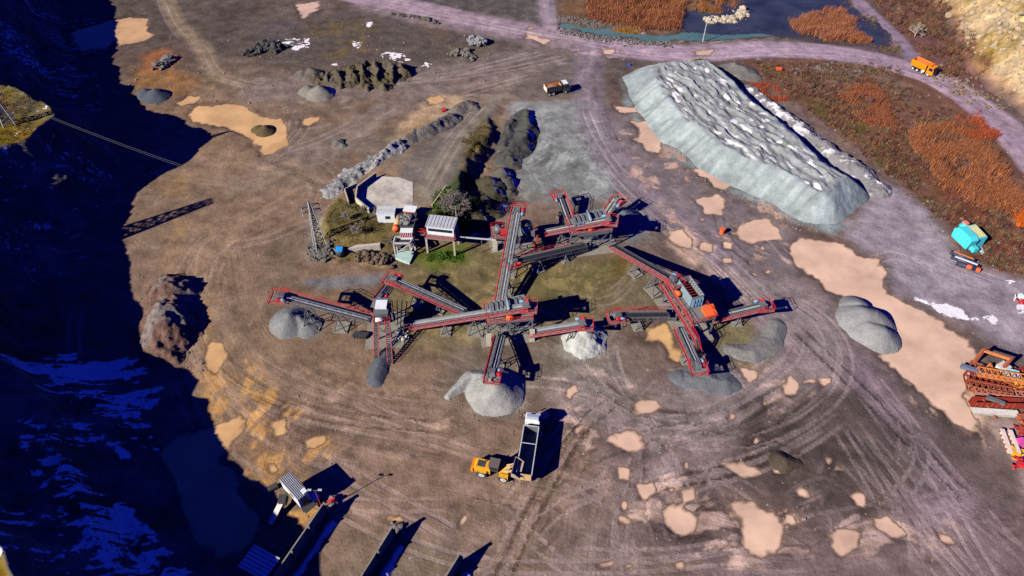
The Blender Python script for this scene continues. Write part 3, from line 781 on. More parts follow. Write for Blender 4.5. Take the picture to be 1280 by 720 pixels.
submesh('cliff_terrain', tc, M_EARTH)
submesh('hillside', hc_, M_EARTH)
submesh('dirt_road', rd, M_EARTH)
_wl = [0]
def water_obj(name, poly, mat, z=0.0, pad=3.4):
    _wl[0] += 1; z = z + .0007 * (_wl[0] % 41)
    si, sj = bbox_mask(poly, pad + 1)
    m = np.zeros((ny - 1, nx - 1), bool)
    s = poly_sd(X[si, sj], Y[si, sj], poly)
    full = np.full(X.shape, 99.0); full[si, sj] = s
    m = cell(full) < pad
    if m.any(): return submesh(name, m, mat, z)
k_ = 0
for p_ in PUD_ORANGE: water_obj('puddle', gp(p_), M_PUD_O)
for p_ in PUD_PINK: water_obj('puddle', gp(p_), M_PUD_P)
for p_ in SMALL: water_obj('puddle', p_, M_PUD_P, 0.0, 0.9)
for p_ in POND: water_obj('pond_water', gp(p_), M_POND, -.08, 2)
for p_ in STREAM: water_obj('stream_water', gp(p_), M_STREAM, -.12, 1.4)
# ------------------------------------------------------------------ object library
class MB:
    def __init__(s): s.v, s.f = [], []
    def add(s, vs, fs):
        k = len(s.v); s.v += [tuple(x) for x in vs]; s.f += [tuple(i + k for i in f) for f in fs]; return s
    def frame_box(s, c, ax, ay, az):
        c, ax, ay, az = Vector(c), Vector(ax), Vector(ay), Vector(az)
        vs = [c + ax * i + ay * j + az * k for i in (-1, 1) for j in (-1, 1) for k in (-1, 1)]
        return s.add(vs, [(0,1,3,2),(4,6,7,5),(0,4,5,1),(2,3,7,6),(0,2,6,4),(1,5,7,3)])
    def box(s, c, size, R=None):
        ax, ay, az = Vector((size[0]/2,0,0)), Vector((0,size[1]/2,0)), Vector((0,0,size[2]/2))
        if R is not None: ax, ay, az = R @ ax, R @ ay, R @ az
        return s.frame_box(c, ax, ay, az)
    def bar(s, p, q, w, h=None, up=(0,0,1)):
        p, q = Vector(p), Vector(q); d = (q - p); L = d.length
        if L < 1e-5: return s
        d /= L; u = Vector(up); sd_ = d.cross(u)
        if sd_.length < 1e-3: sd_ = d.cross(Vector((1,0,0)))
        sd_.normalize(); u = sd_.cross(d)
        return s.frame_box((p + q) / 2, d * L / 2, sd_ * w / 2, u * (h or w) / 2)
    def tube(s, p, q, r, n=8, r2=None, cap=True):
        p, q = Vector(p), Vector(q); d = (q - p).normalized(); r2 = r if r2 is None else r2
        a = d.orthogonal().normalized(); b = d.cross(a)
        vs = []
        for c, rr in ((p, r), (q, r2)):
            vs += [c + (a * math.cos(6.28318 * i / n) + b * math.sin(6.28318 * i / n)) * rr for i in range(n)]
        fs = [(i, (i + 1) % n, n + (i + 1) % n, n + i) for i in range(n)]
        if cap: fs += [tuple(range(n - 1, -1, -1)), tuple(range(n, 2 * n))]
        return s.add(vs, fs)
    def profile(s, poly, y0, y1, inset=0.0):
        """side profile (x, z) drawn across y"""
        n = len(poly)
        vs = [(x, y0, z) for x, z in poly] + [(x, y1, z) for x, z in poly]
        return s.add(vs, [tuple(range(n)), tuple(range(2 * n - 1, n - 1, -1))] + [(i, n + i, n + (i + 1) % n, (i + 1) % n) for i in range(n)])
    def prism(s, poly, z0, z1):
        n = len(poly)
        vs = [(x, y, z0) for x, y in poly] + [(x, y, z1) for x, y in poly]
        return s.add(vs, [tuple(range(n - 1, -1, -1)), tuple(range(n, 2 * n))] + [(i, (i + 1) % n, n + (i + 1) % n, n + i) for i in range(n)])
    def hexa(s, bottom, top):
        return s.add(list(bottom) + list(top), [(3,2,1,0),(4,5,6,7),(0,1,5,4),(1,2,6,5),(2,3,7,6),(3,0,4,7)])
    def quad(s, a, b, c, d): return s.add([a, b, c, d], [(0,1,2,3)])
def thing(name, label, cat, loc=(0,0,0), rz=0.0, group=None, pitch=0.0):
    o = bpy.data.objects.new(name, None); COL.objects.link(o); o.empty_display_size = .5
    o.location = loc; o.rotation_euler = (0, pitch, rz)
    return setp(o, label, cat, group)
def part(parent, name, mb, mat, world=False, smooth=False):
    me = bpy.data.meshes.new(name)
    off = Vector((0,0,0))
    p_ = parent
    while world and p_ is not None:
        off += Vector(p_.location); p_ = p_.parent
    me.from_pydata([Vector(v) - off for v in mb.v], [], mb.f)
    bm = bmesh.new(); bm.from_mesh(me); bmesh.ops.recalc_face_normals(bm, faces=bm.faces); bm.to_mesh(me); bm.free()
    if smooth: me.polygons.foreach_set('use_smooth', [True] * len(me.polygons))
    me.materials.append(mat)
    o = bpy.data.objects.new(name, me); COL.objects.link(o); o.parent = parent
    return o
def solo(name, label, cat, mb, mat, loc=None, group=None, smooth=False):
    """a thing that is one mesh; vertices given in the world"""
    off = Vector(loc) if loc is not None else Vector((sum(v[0] for v in mb.v) / len(mb.v), sum(v[1] for v in mb.v) / len(mb.v), min(v[2] for v in mb.v)))
    m2 = MB(); m2.v = [tuple(Vector(v) - off) for v in mb.v]; m2.f = mb.f
    o = part(None, name, m2, mat, smooth=smooth); o.location = off
    return setp(o, label, cat, group)

def paint_mat(name, rgb, rough=.5, metal=0.0, dirt=.35, dirt_rgb=(128,112,98), scale=1.2, bump=.0, var=.12):
    m, n, b = new_mat(name)
    pos = nd(n, 'ShaderNodeNewGeometry').outputs['Position']
    c = alb(*rgb)
    n1 = noise_n(n, pos, scale, 6, .65); n2 = noise_n(n, pos, scale * 6, 3, .6)
    a = nd(n, 'ShaderNodeMix', data_type='RGBA'); n.links.new(remap(n, n2, .3, .7, 0, 1), a.inputs['Factor'])
    a.inputs['A'].default_value = (*(c * (1 - var)), 1); a.inputs['B'].default_value = (*np.clip(c * (1 + var), 0, .9), 1)
    d = nd(n, 'ShaderNodeMix', data_type='RGBA'); n.links.new(remap(n, n1, .45, .72, 0, dirt), d.inputs['Factor'])
    n.links.new(a.outputs['Result'], d.inputs['A']); d.inputs['B'].default_value = (*alb(*dirt_rgb), 1)
    n.links.new(d.outputs['Result'], b.inputs['Base Color'])
    b.inputs['Roughness'].default_value = rough; b.inputs['Metallic'].default_value = metal; b.inputs['Specular IOR Level'].default_value = .35
    if bump:
        bu = nd(n, 'ShaderNodeBump'); bu.inputs['Strength'].default_value = .7; bu.inputs['Distance'].default_value = bump
        n.links.new(n2, bu.inputs['Height']); n.links.new(bu.outputs[0], b.inputs['Normal'])
    return m
RED = paint_mat('red_paint', (208,40,50), .55, 0, .6, (140,78,76))
REDDULL = paint_mat('dull_red_paint', (176,56,48), .6, 0, .45, (120,84,74))
STEEL = paint_mat('grey_steel', (108,106,112), .5, .1, .55, (92,80,74))
DSTEEL = paint_mat('dark_steel', (66,64,68), .55, .1, .4, (104,92,84))
SCREEN = paint_mat('blue_grey_paint', (128,142,154), .55, 0, .55, (120,110,104))
BLUEM = paint_mat('light_blue_paint', (112,146,176), .45, 0, .35)
ORANGE = paint_mat('orange_paint', (240,96,44), .45, 0, .2)
BELT = paint_mat('dusty_rubber', (104,103,110), .8, 0, .5, (142,138,140), 2)
DBELT = paint_mat('black_rubber', (44,44,50), .75, 0, .3, (90,84,82), 2)
GRATE = paint_mat('dusty_grating', (132,124,122), .7, .1, .5, (112,98,88), 2)
CONC = paint_mat('weathered_concrete', (186,172,156), .85, 0, .6, (138,120,100), .6, .03)
CONCD = paint_mat('damp_concrete', (142,132,122), .85, 0, .6, (108,96,84), .5, .03)
PALE = (158, 136, 138)
WHITE = paint_mat('white_paint', (226,224,228), .4, 0, .2, (160,148,140))
SHEET = paint_mat('dusty_sheet_roof', (196,190,196), .5, .1, .4, (150,134,128))
GLASS = paint_mat('dark_glass', (34,40,52), .1, 0, .0)
TYRE = paint_mat('tyre_rubber', (42,40,42), .85, 0, .5, (104,92,84), 2)
RIM = paint_mat('pale_rim', (198,196,198), .5, .1, .3)
YELLOW = paint_mat('yellow_paint', (236,162,36), .45, 0, .5, (150,116,70))
ORANGEY = paint_mat('bright_orange_paint', (255,134,12), .4, 0, .3, (180,110,50))
BEIGE = paint_mat('beige_paint', (206,166,122), .6, 0, .3)
TURQ = paint_mat('turquoise_paint', (70,204,216), .45, 0, .35, (130,170,170))
RUST = paint_mat('rusty_steel', (164,84,58), .8, 0, .6, (112,62,48), 1.5)
RUSTO = paint_mat('orange_rust', (214,124,66), .8, 0, .5, (150,84,52), 1.5)
MAROON = paint_mat('oxide_red_plate', (150,48,36), .7, 0, .4, (104,50,40), 2)
DKINT = paint_mat('bare_bin_steel', (120,118,124), .6, .2, .4, (96,86,80))
WOOD = paint_mat('grey_timber', (176,158,132), .8, 0, .4)
PINK = paint_mat('magenta_plastic', (220,76,160), .5, 0, .5)

def ico(sub=1):
    bm = bmesh.new(); bmesh.ops.create_icosphere(bm, subdivisions=sub, radius=1)
    bm.verts.ensure_lookup_table()
    v = np.array([q.co[:] for q in bm.verts]); f = [tuple(q.index for q in p_.verts) for p_ in bm.faces]; bm.free()
    return v, f
ICO1, ICO2 = ico(1), ico(2)
def rock_into(mb, c, r, rnd, src=ICO1, flat=.7):
    v, f = src
    sc = np.array((rnd.uniform(.7, 1.3), rnd.uniform(.7, 1.3), flat * rnd.uniform(.7, 1.2))) * r
    ang = rnd.uniform(0, 6.28); ca, sa = math.cos(ang), math.sin(ang)
    jit = np.array([rnd.uniform(.72, 1.22) for _ in range(len(v))])[:, None]
    q = v * jit * sc
    q = np.stack((q[:, 0] * ca - q[:, 1] * sa, q[:, 0] * sa + q[:, 1] * ca, q[:, 2]), -1) + np.array(c)
    mb.add([tuple(k) for k in q], f)

def rail(mb, pts, h=1.05, t=.085, posts=1.6, toe=.16, closed=False):
    t *= .62; toe *= .6
    """hand rail along points that lie on a deck"""
    pts = [Vector(p) for p in pts]
    if closed: pts = pts + [pts[0]]
    up = Vector((0,0,1))
    for a, b in zip(pts[:-1], pts[1:]):
        mb.bar(a + up * h, b + up * h, t, t); mb.bar(a + up * h * .55, b + up * h * .55, t * .8, t * .8)
        if toe: mb.bar(a + up * toe / 2, b + up * toe / 2, .04, toe)
        n = max(1, int((b - a).length / posts))
        for i in range(n + 1):
            p = a + (b - a) * i / n; mb.bar(p, p + up * h, t * .9, t * .9)
CONV_G = 'belt conveyors of the crushing plant'
def conveyor(label, tail, th, head, hh, side=1, legs=(.5,), long_walk=True, bw=1.0, headrail=True, belt=None, spread=1.0, group=CONV_G, motor='blue', load=True, walk_from=0.0, rail_w=.085, leg_low=0.0):
    T, Hd = G(*tail, th), G(*head, hh)
    ax = (Hd - T); L = ax.length; d = ax / L
    n = Vector((d.y, -d.x, 0)).normalized()        # right of travel
    u = n.cross(d)
    if u.z < 0: u = -u
    base = Vector((T.x, T.y, 0.15))
    o = thing('belt_conveyor', label, 'conveyor', base, 0, group)
    at = lambda s, a=0., b=0.: T + d * s + n * a + u * b
    w2 = bw / 2
    m = MB()
    m.frame_box(at(L/2, 0, .10), d * L/2, n * (w2 * .55), u * .03)
    for sg in (-1, 1):
        m.hexa([at(0, sg*w2*.55, .07), at(L, sg*w2*.55, .07), at(L, sg*w2, .20), at(0, sg*w2, .20)], [at(0, sg*w2*.55, .13), at(L, sg*w2*.55, .13), at(L, sg*w2, .26), at(0, sg*w2, .26)])
    part(o, 'belt', m, belt or BELT, True)
    if load:
        m = MB(); rn = random.Random(int(tail[0] * 7 + tail[1])); k = int(L / .5); ring = []
        for i in range(k + 1):
            s_ = .4 + (L - .8) * i / k; ww = w2 * rn.uniform(.38, .55); hh_ = rn.uniform(.16, .27)
            ring.append((at(s_, -ww, .135), at(s_, 0, .1 + hh_), at(s_, ww, .135)))
        vs = [p for r in ring for p in r]; fs = []
        for i in range(k):
            for j in (0, 1): fs.append((i*3 + j, i*3 + j + 1, i*3 + j + 4, i*3 + j + 3))
        m.add(vs, fs); part(o, 'gravel_load', m, GRAVEL_LOAD, True)
    m = MB()
    for sg in (-1, 1):
        m.bar(at(0, sg * (w2 + .1), .08), at(L, sg * (w2 + .1), .08), .12, .36, u)
        m.bar(at(0, sg * (w2 + .1), -.85), at(L, sg * (w2 + .1), -.85), .1, .1, u)
        k = max(2, int(L / 1.9))
        for i in range(k):
            s0, s1 = L * i / k, L * (i + 1) / k
            m.bar(at(s0, sg * (w2 + .1), -.1), at(s0, sg * (w2 + .1), -.85), .07, .07, d)
            m.bar(at(s0, sg * (w2 + .1), -.85 if i % 2 else -.1), at(s1, sg * (w2 + .1), -.1 if i % 2 else -.85), .06, .06, d)
    k = max(2, int(L / 1.9))
    for i in range(k + 1): m.bar(at(L * i / k, -w2 - .1, -.85), at(L * i / k, w2 + .1, -.85), .07, .07, u)
    part(o, 'truss_frame', m, STEEL, True)
    m = MB(); m.tube(at(0, -w2, -.02), at(0, w2, -.02), .27, 10); part(o, 'tail_drum', m, DSTEEL, True)
    m = MB(); m.tube(at(L, -w2, -.02), at(L, w2, -.02), .3, 10); part(o, 'head_drum', m, DSTEEL, True)
    if long_walk:
        s0 = L * walk_from; off = side * (w2 + .62)
        m = MB(); m.bar(at(s0, off, -.12), at(L, off, -.12), .78, .06, u)
        part(o, 'walkway', m, GRATE, True)
        m = MB(); rail(m, [at(s0, side * (w2 + 1.0), -.09), at(L, side * (w2 + 1.0), -.09)], 1.0, rail_w + .02, toe=.22)
        part(o, 'handrail', m, RED, True)
    # head platform
    m = MB(); hz = at(L - .5, 0, -.5)
    dh = Vector((d.x, d.y, 0)).normalized(); up = Vector((0,0,1))
    c = hz + dh * .3
    m.frame_box(c + n * (w2 + .62), dh * 1.3, n * .4, up * .04); m.frame_box(c - n * (w2 + .62), dh * 1.3, n * .4, up * .04)
    m.frame_box(c + dh * 1.55, dh * .28, n * (w2 + 1.0), up * .04)
    part(o, 'head_platform', m, GRATE, True)
    if headrail:
        m = MB(); a = w2 + 1.0
        rail(m, [c - dh * 1.3 + n * a, c + dh * 1.8 + n * a, c + dh * 1.8 - n * a, c - dh * 1.3 - n * a], 1.05, .11, 1.2, .26)
        part(o, 'head_rail', m, RED, True)
    # drive
    sg = side
    m = MB(); m.box(at(L - .2, -sg * (w2 + .45), .15), (.7, .6, .6), Matrix((d, n, u)).transposed())
    g_ = part(o, 'gearbox', m, RED if motor != 'red' else REDDULL, True)
    m = MB(); p = at(L - .5, -sg * (w2 + .55), .35); m.tube(p - d * .1, p - d * 1.1, .3, 10)
    part(o, 'motor', m, BLUEM if motor == 'blue' else RED, True, True)
    m = MB()
    m.hexa([at(L - .9, -w2 - .05, .2), at(L + .55, -w2 - .05, -.1), at(L + .55, w2 + .05, -.1), at(L - .9, w2 + .05, .2)],
           [at(L - .9, -w2 * .8, .75), at(L + .35, -w2 * .8, .6), at(L + .35, w2 * .8, .6), at(L - .9, w2 * .8, .75)])
    part(o, 'head_hood', m, STEEL, True)
    for fr in legs:
        p = at(L * fr, 0, -.85); m = MB()
        gz = leg_low
        for sg in (-1, 1):
            top = p + n * sg * (w2 + .1)
            for q in (-1, 1):
                m.bar(top, Vector((top.x, top.y, gz)) + n * sg * spread * .5 + dh * q * min(1.5, p.z * .3), .16, .16)
            m.bar(Vector((top.x, top.y, p.z * .45)) + n * sg * spread * .27 - dh * min(1.5, p.z*.3) * .5, Vector((top.x, top.y, p.z * .45)) + n * sg * spread * .27 + dh * min(1.5, p.z*.3) * .5, .1, .1)
        m.bar(Vector((p.x, p.y, p.z * .45)) - n * (w2 + .1 + spread * .27), Vector((p.x, p.y, p.z * .45)) + n * (w2 + .1 + spread * .27), .1, .1)
        l_ = part(o, 'support_leg', m, STEEL, True)
        m = MB(); m.frame_box(Vector((p.x, p.y, .2)), dh * (min(1.5, p.z*.3) + .2), n * (w2 + spread * .5 + .2), up * .18)
        part(l_, 'footing', m, CONCD, True)
    return o
def tower(label, a_px, b_px, h, W, body=True, group='screening towers of the crushing plant', legs=3, rails=True, pad=1.2, tilt=.14, body_mat=None, two=False, ground=0.15, body_w=.5, stairs=True, flip=1):
    A, B = G(*a_px, h), G(*b_px, h)
    d = (B - A); L = d.length; d /= L; n = Vector((-d.y, d.x, 0)) * flip; up = Vector((0,0,1))
    base = Vector(((A + B) / 2 + n * W / 2)); base.z = ground
    o = thing('screen_tower', label, 'screening tower', base, 0, group)
    at = lambda s, t, z: Vector((A.x, A.y, 0)) + d * s + n * t + up * z
    m = MB(); m.frame_box(at(L/2, W/2, h - .06), d * L/2, n * W/2, up * .05); part(o, 'deck', m, GRATE, True)
    m = MB()
    for t in (.1, W - .1):
        m.bar(at(0, t, h - .28), at(L, t, h - .28), .22, .32)
    for i in range(legs): m.bar(at(.15 + (L - .3) * i / (legs - 1), 0, h - .28), at(.15 + (L - .3) * i / (legs - 1), W, h - .28), .2, .3)
    part(o, 'deck_beams', m, STEEL, True)
    for i in range(legs):
        for t in (.15, W - .15):
            s_ = .2 + (L - .4) * i / (legs - 1)
            m = MB(); m.bar(at(s_, t, ground), at(s_, t, h - .4), .28, .28); part(o, 'leg', m, STEEL, True)
    for t in (.15, W - .15):
        m = MB()
        for i in range(legs - 1):
            s0, s1 = .2 + (L - .4) * i / (legs - 1), .2 + (L - .4) * (i + 1) / (legs - 1)
            m.bar(at(s0, t, .4), at(s1, t, h - .5), .1, .1); m.bar(at(s0, t, h - .5), at(s1, t, .4), .1, .1)
            m.bar(at(s0, t, h * .5), at(s1, t, h * .5), .12, .12)
        part(o, 'bracing', m, STEEL, True)
    m = MB(); m.frame_box(at(L/2, W/2, ground - .05), d * (L/2 + pad), n * (W/2 + pad), up * .14); part(o, 'concrete_pad', m, CONCD, True)
    if rails:
        m = MB(); rail(m, [at(0,0,h), at(L,0,h), at(L,W,h), at(0,W,h)], 1.05, .1, 1.5, .2, True); part(o, 'handrail', m, RED, True)
    if body:
        s0, s1, bw2 = L * .12, L * .86, W * body_w / 2
        hz = lambda s_: h + .5 + tilt * (s_ - s0)
        bm_ = body_mat or SCREEN
        m = MB()
        for sg in (-1, 1):
            t = W/2 + sg * bw2
            m.hexa([at(s0,t-.06,hz(s0)), at(s1,t-.06,hz(s1)), at(s1,t+.06,hz(s1)), at(s0,t+.06,hz(s0))],
                   [at(s0+.2,t-.06,hz(s0)+1.3), at(s1,t-.06,hz(s1)+1.5), at(s1,t+.06,hz(s1)+1.5), at(s0+.2,t+.06,hz(s0)+1.3)])
        m.bar(at(s1, W/2 - bw2, hz(s1)+.75), at(s1, W/2 + bw2, hz(s1)+.75), .1, 1.4)
        sb = part(o, 'screen_box', m, bm_, True)
        m = MB()
        k = 7
        for i in range(k + 1):
            s_ = s0 + .2 + (s1 - s0 - .3) * i / k
            for sg in (-1, 1): m.bar(at(s_, W/2 + sg * (bw2 + .1), hz(s_)), at(s_, W/2 + sg * (bw2 + .1), hz(s_) + 1.25), .1, .12)
            m.bar(at(s_, W/2 - bw2, hz(s_) + 1.3), at(s_, W/2 + bw2, hz(s_) + 1.3), .14, .14)
        part(sb, 'ribs', m, STEEL, True)
        m = MB(); m.hexa([at(s0,W/2-bw2,hz(s0)+.3),at(s1,W/2-bw2,hz(s1)+.3),at(s1,W/2+bw2,hz(s1)+.3),at(s0,W/2+bw2,hz(s0)+.3)],
                         [at(s0,W/2-bw2,hz(s0)+.8),at(s1,W/2-bw2,hz(s1)+.8),at(s1,W/2+bw2,hz(s1)+.8),at(s0,W/2+bw2,hz(s0)+.8)])
        part(sb, 'screen_mesh', m, DKINT, True)
        m = MB(); sm = (s0 + s1) / 2
        m.tube(at(sm, W/2 - bw2 - .5, hz(sm)+1.55), at(sm, W/2 + bw2 + .5, hz(sm)+1.55), .3, 10); part(o, 'exciter_shaft', m, SCREEN, True, True)
        m = MB(); m.tube(at(sm + .9, .5, h+.55), at(sm - .6, .5, h+.55), .5, 12); part(o, 'motor', m, ORANGE, True, True)
        m = MB(); m.hexa([at(L*.35,W*.35,h*.35),at(L*.65,W*.35,h*.35),at(L*.65,W*.65,h*.35),at(L*.35,W*.65,h*.35)],
                         [at(L*.12,W*.15,h-.45),at(L*.88,W*.15,h-.45),at(L*.88,W*.85,h-.45),at(L*.12,W*.85,h-.45)])
        part(o, 'discharge_hopper', m, SCREEN, True)
    return o, at, L
GRAVEL_LOAD = paint_mat('crushed_stone_load', (140,138,142), .9, 0, .5, (110,104,102), 3, .05)

# ------------------------------------------------------------------ heaps
def heap_material(name, spread=.22, bump=.25, scale=1.0, crumbs=True):
    m, n, b = new_mat(name)
    pos = nd(n, 'ShaderNodeNewGeometry').outputs['Position']
    at = nd(n, 'ShaderNodeAttribute', attribute_name='col')
    n1 = noise_n(n, pos, .45 * scale, 8, .65); n2 = noise_n(n, pos, 3.2 * scale, 4, .65)
    k = math_n(n, 'MULTIPLY', remap(n, n1, .25, .75, 1 - spread, 1 + spread), remap(n, n2, .25, .75, 1 - spread * .8, 1 + spread * .8))
    mm = nd(n, 'ShaderNodeVectorMath', operation='SCALE'); n.links.new(at.outputs['Color'], mm.inputs[0]); n.links.new(k, mm.inputs['Scale'])
    n.links.new(mm.outputs[0], b.inputs['Base Color']); b.inputs['Roughness'].default_value = .92; b.inputs['Specular IOR Level'].default_value = .15
    bu = nd(n, 'ShaderNodeBump'); bu.inputs['Strength'].default_value = .8; bu.inputs['Distance'].default_value = bump
    n.links.new(math_n(n, 'ADD', n1, math_n(n, 'MULTIPLY', n2, .5)), bu.inputs['Height']); n.links.new(bu.outputs[0], b.inputs['Normal'])
    return m
HEAP_FINE = heap_material('fine_gravel_heap', .26, .3)
HEAP_COARSE = heap_material('coarse_rubble_heap', .5, .6, 1.3)
def heap_mesh(name, label, cat, X2, Y2, Hh, colour, mat, snow=None, group=None, base=None):
    """height field Hh above the ground, cells where it rises"""
    gz = terrain_base(X2, Y2) if base is None else base
    Zt = gz + np.where(Hh > 0, Hh, -.25)
    ii = np.arange(X2.size).reshape(X2.shape)
    f = np.stack((ii[:-1,:-1], ii[:-1,1:], ii[1:,1:], ii[1:,:-1]), -1)
    keep = np.maximum.reduce([Hh[:-1,:-1], Hh[:-1,1:], Hh[1:,1:], Hh[1:,:-1]]) > 0.0
    f = f[keep]
    u, inv = np.unique(f, return_inverse=True)
    V = np.stack((X2, Y2, Zt), -1).reshape(-1, 3)
    c = np.broadcast_to(np.asarray(colour, float), X2.shape + (3,)).copy()
    if snow is not None: c = c * (1 - snow[..., None]) + np.array((.72, .74, .78)) * snow[..., None]
    c = np.concatenate((c.reshape(-1, 3), np.ones((X2.size, 1))), 1)
    V = V[u]; off = np.array((V[:,0].mean(), V[:,1].mean(), V[:,2].min()))
    o = mesh_np(name, V - off, inv.reshape(-1, 4), [mat], True, {'col': ('FLOAT_COLOR', np.clip(c[u], .01, .9))})
    o.location = off
    return setp(o, label, cat, group)
def shade_snow(X2, Y2, Z2, amt, seed, thr=.1, soft=.2, sz=2.2, cut=-.15):
    gx = np.gradient(Z2, axis=1) / np.gradient(X2, axis=1); gy = np.gradient(Z2, axis=0) / np.gradient(Y2, axis=0)
    nl = 1 / np.sqrt(1 + gx**2 + gy**2)
    c = (-gx * -SUN.x + -gy * -SUN.y + -SUN.z) * nl
    return amt * sstep(thr + soft * .4, thr - soft, c) * sstep(cut, cut + .2, fbm(X2, Y2, sz, 4, seed, .65))
def heap(name, label, cat, cones, rgb, slope=.68, noise=.25, nscale=2.5, step=.3, mat=None, seed=0, snow=0., group=None, flat=None, rgb2=None, base_h=0., cap=99., rr=.35, sthr=.1, scut=-.15):
    """cones: (px, py, height) with the top of the cone at that pixel; or ((px,py,h),(px,py,h)) a ridge"""
    tops = []
    for c in cones:
        if isinstance(c[0], tuple): tops.append((G(c[0][0], c[0][1], c[0][2] + base_h), G(c[1][0], c[1][1], c[1][2] + base_h)))
        else: q = G(c[0], c[1], c[2] + base_h); tops.append((q, q))
    x0 = min(min(a.x - a.z/slope, b.x - b.z/slope) for a, b in tops) - 2; x1 = max(max(a.x + a.z/slope, b.x + b.z/slope) for a, b in tops) + 2
    y0 = min(min(a.y - a.z/slope, b.y - b.z/slope) for a, b in tops) - 2; y1 = max(max(a.y + a.z/slope, b.y + b.z/slope) for a, b in tops) + 2
    X2, Y2 = np.meshgrid(np.arange(x0, x1, step), np.arange(y0, y1, step))
    wx_ = X2 + noise * 2 * fbm(X2, Y2, nscale * 1.6, 3, 900 + seed); wy_ = Y2 + noise * 2 * fbm(X2, Y2, nscale * 1.6, 3, 950 + seed)
    Hh = np.full(X2.shape, -9.)
    for a, b in tops:
        ex, ey = b.x - a.x, b.y - a.y; ll = ex*ex + ey*ey + 1e-9
        t = np.clip(((wx_ - a.x) * ex + (wy_ - a.y) * ey) / ll, 0, 1)
        dd = np.hypot(wx_ - a.x - t * ex, wy_ - a.y - t * ey)
        za, zb = a.z - base_h, b.z - base_h
        Hh = np.maximum(Hh, za + (zb - za) * t - slope * (np.sqrt(dd * dd + rr * rr) - rr))
    Hh = np.minimum(Hh, cap)
    Hh = Hh + noise * fbm(X2, Y2, nscale, 4, 960 + seed, .6) * sstep(0, .8, Hh)
    col = .66 * alb(*rgb) * (1 + .22 * fbm(X2, Y2, 4, 4, 970 + seed, .6))[..., None]
    if rgb2 is not None:
        k = sstep(-.1, .35, fbm(X2, Y2, 5, 3, 980 + seed))[..., None]; col = col * (1 - k) + .66 * alb(*rgb2) * k
    sn = shade_snow(X2, Y2, Hh, snow, seed, sthr, .2, 2.2, scut) if snow else None
    return heap_mesh(name, label, cat, X2, Y2, Hh, col, mat or HEAP_FINE, sn, group)
def rubble(name, label, cat, pts, n, r0, r1, rgb, spread, hgt, seed=0, group=None, dark=None, base=None):
    """a heap of loose blocks along a line of pixels"""
    rnd = random.Random(seed); q = [GT(*p) for p in pts]; mb = MB()
    for i in range(n):
        k = rnd.random() * (len(q) - 1); j = int(k); a = q[j].lerp(q[min(j + 1, len(q) - 1)], k - j)
        dx, dy = max(-.8, min(.8, rnd.gauss(0, .42))) * spread, max(-.8, min(.8, rnd.gauss(0, .42))) * spread
        r = rnd.uniform(r0, r1) * (1 if rnd.random() < .8 else 1.5)
        fall = math.exp(-(dx*dx + dy*dy) / (spread * spread * .6))
        x, y = a.x + dx, a.y + dy
        rock_into(mb, (x, y, zg(x, y) + hgt * fall * rnd.uniform(.3, 1) + r * .2), r, rnd)
    if base: rgb = base
    o = solo(name, label, cat, mb, rock_mat(rgb), group=group)
    if 'row' in name: o['kind'] = 'stuff'
    return o
_rm = {}
def rock_mat(rgb):
    rgb = tuple(int(c * .86) for c in rgb)
    if rgb not in _rm: _rm[rgb] = paint_mat('stone', rgb, .9, 0, .6, tuple(int(c * .72) for c in rgb), .8, .05, .2)
    return _rm[rgb]

def zg(x, y):
    """ground height from the grid (fast)"""
    j = np.clip(np.searchsorted(xs, x) - 1, 0, nx - 2); i = np.clip(np.searchsorted(ys, y) - 1, 0, ny - 2)
    fx_ = (x - xs[j]) / (xs[j+1] - xs[j]); fy_ = (y - ys[i]) / (ys[i+1] - ys[i])
    r = (Z[i,j]*(1-fx_) + Z[i,j+1]*fx_)*(1-fy_) + (Z[i+1,j]*(1-fx_) + Z[i+1,j+1]*fx_)*fy_
    return r if isinstance(x, np.ndarray) else float(r)
# ------------------------------------------------------------------ the crushing plant
# tail px, tail height -> head px, head height
conveyor('long conveyor running away from the lower middle tower up to a red platform', (627,381), 2.2, (648,262), 9, side=-1, legs=(.25,.5,.75), rail_w=.07)
conveyor('pale inclined conveyor ending with a blue motor above the lower middle screening tower', (511,406), 1.6, (660,382), 8.6, side=1, legs=(.3,.55,.8), spread=1.4)
conveyor('dark shaded conveyor with open lattice legs sloping below the upper screening tower', (733,307), 2.0, (641,328), 5.2, side=1, legs=(.3,.65), belt=DBELT, load=False, motor='red')
conveyor('conveyor with red walkway reaching the top of the upper screening tower', (669,292), 2.6, (762,274), 9, side=1, legs=(.35,), belt=DBELT)
conveyor('short discharge conveyor pointing away above the bare yard, left of the other far one', (711,279), 2, (699,245), 4.6, side=1, legs=(.55,), belt=DBELT)
conveyor('short discharge conveyor over the bluish heap behind the upper screening tower', (757,272), 2.2, (772,250), 5, side=-1, legs=(.5,), belt=DBELT)
conveyor('long conveyor with red walkway descending from the upper tower to the right hand tower', (769,308), 2, (843,350), 8, side=1, legs=(.4,.72), belt=DBELT, load=False)
conveyor('left discharge conveyor of the right hand tower with its red head rail', (836,394), 2.4, (770,395), 4.4, side=1, legs=(.55,), belt=DBELT, load=False)
conveyor('conveyor standing over the low gravel ring on the far right of the plant', (886,398), 2.2, (955,381), 4.9, side=1, legs=(.55,), belt=DBELT)
conveyor('conveyor discharging towards the wet grey gravel spread below the right hand tower', (851,410), 2.6, (873,458), 4.6, side=1, legs=(.55,))
conveyor('short conveyor pouring onto the whitish heap, right of the lower middle tower', (662,415), 2, (730,404), 5.1, side=1, legs=(.75,))
conveyor('conveyor reaching towards the camera over the large pale cone of gravel', (628,420), 2.4, (616,468), 5.2, side=1, legs=(.5,), bw=.95)
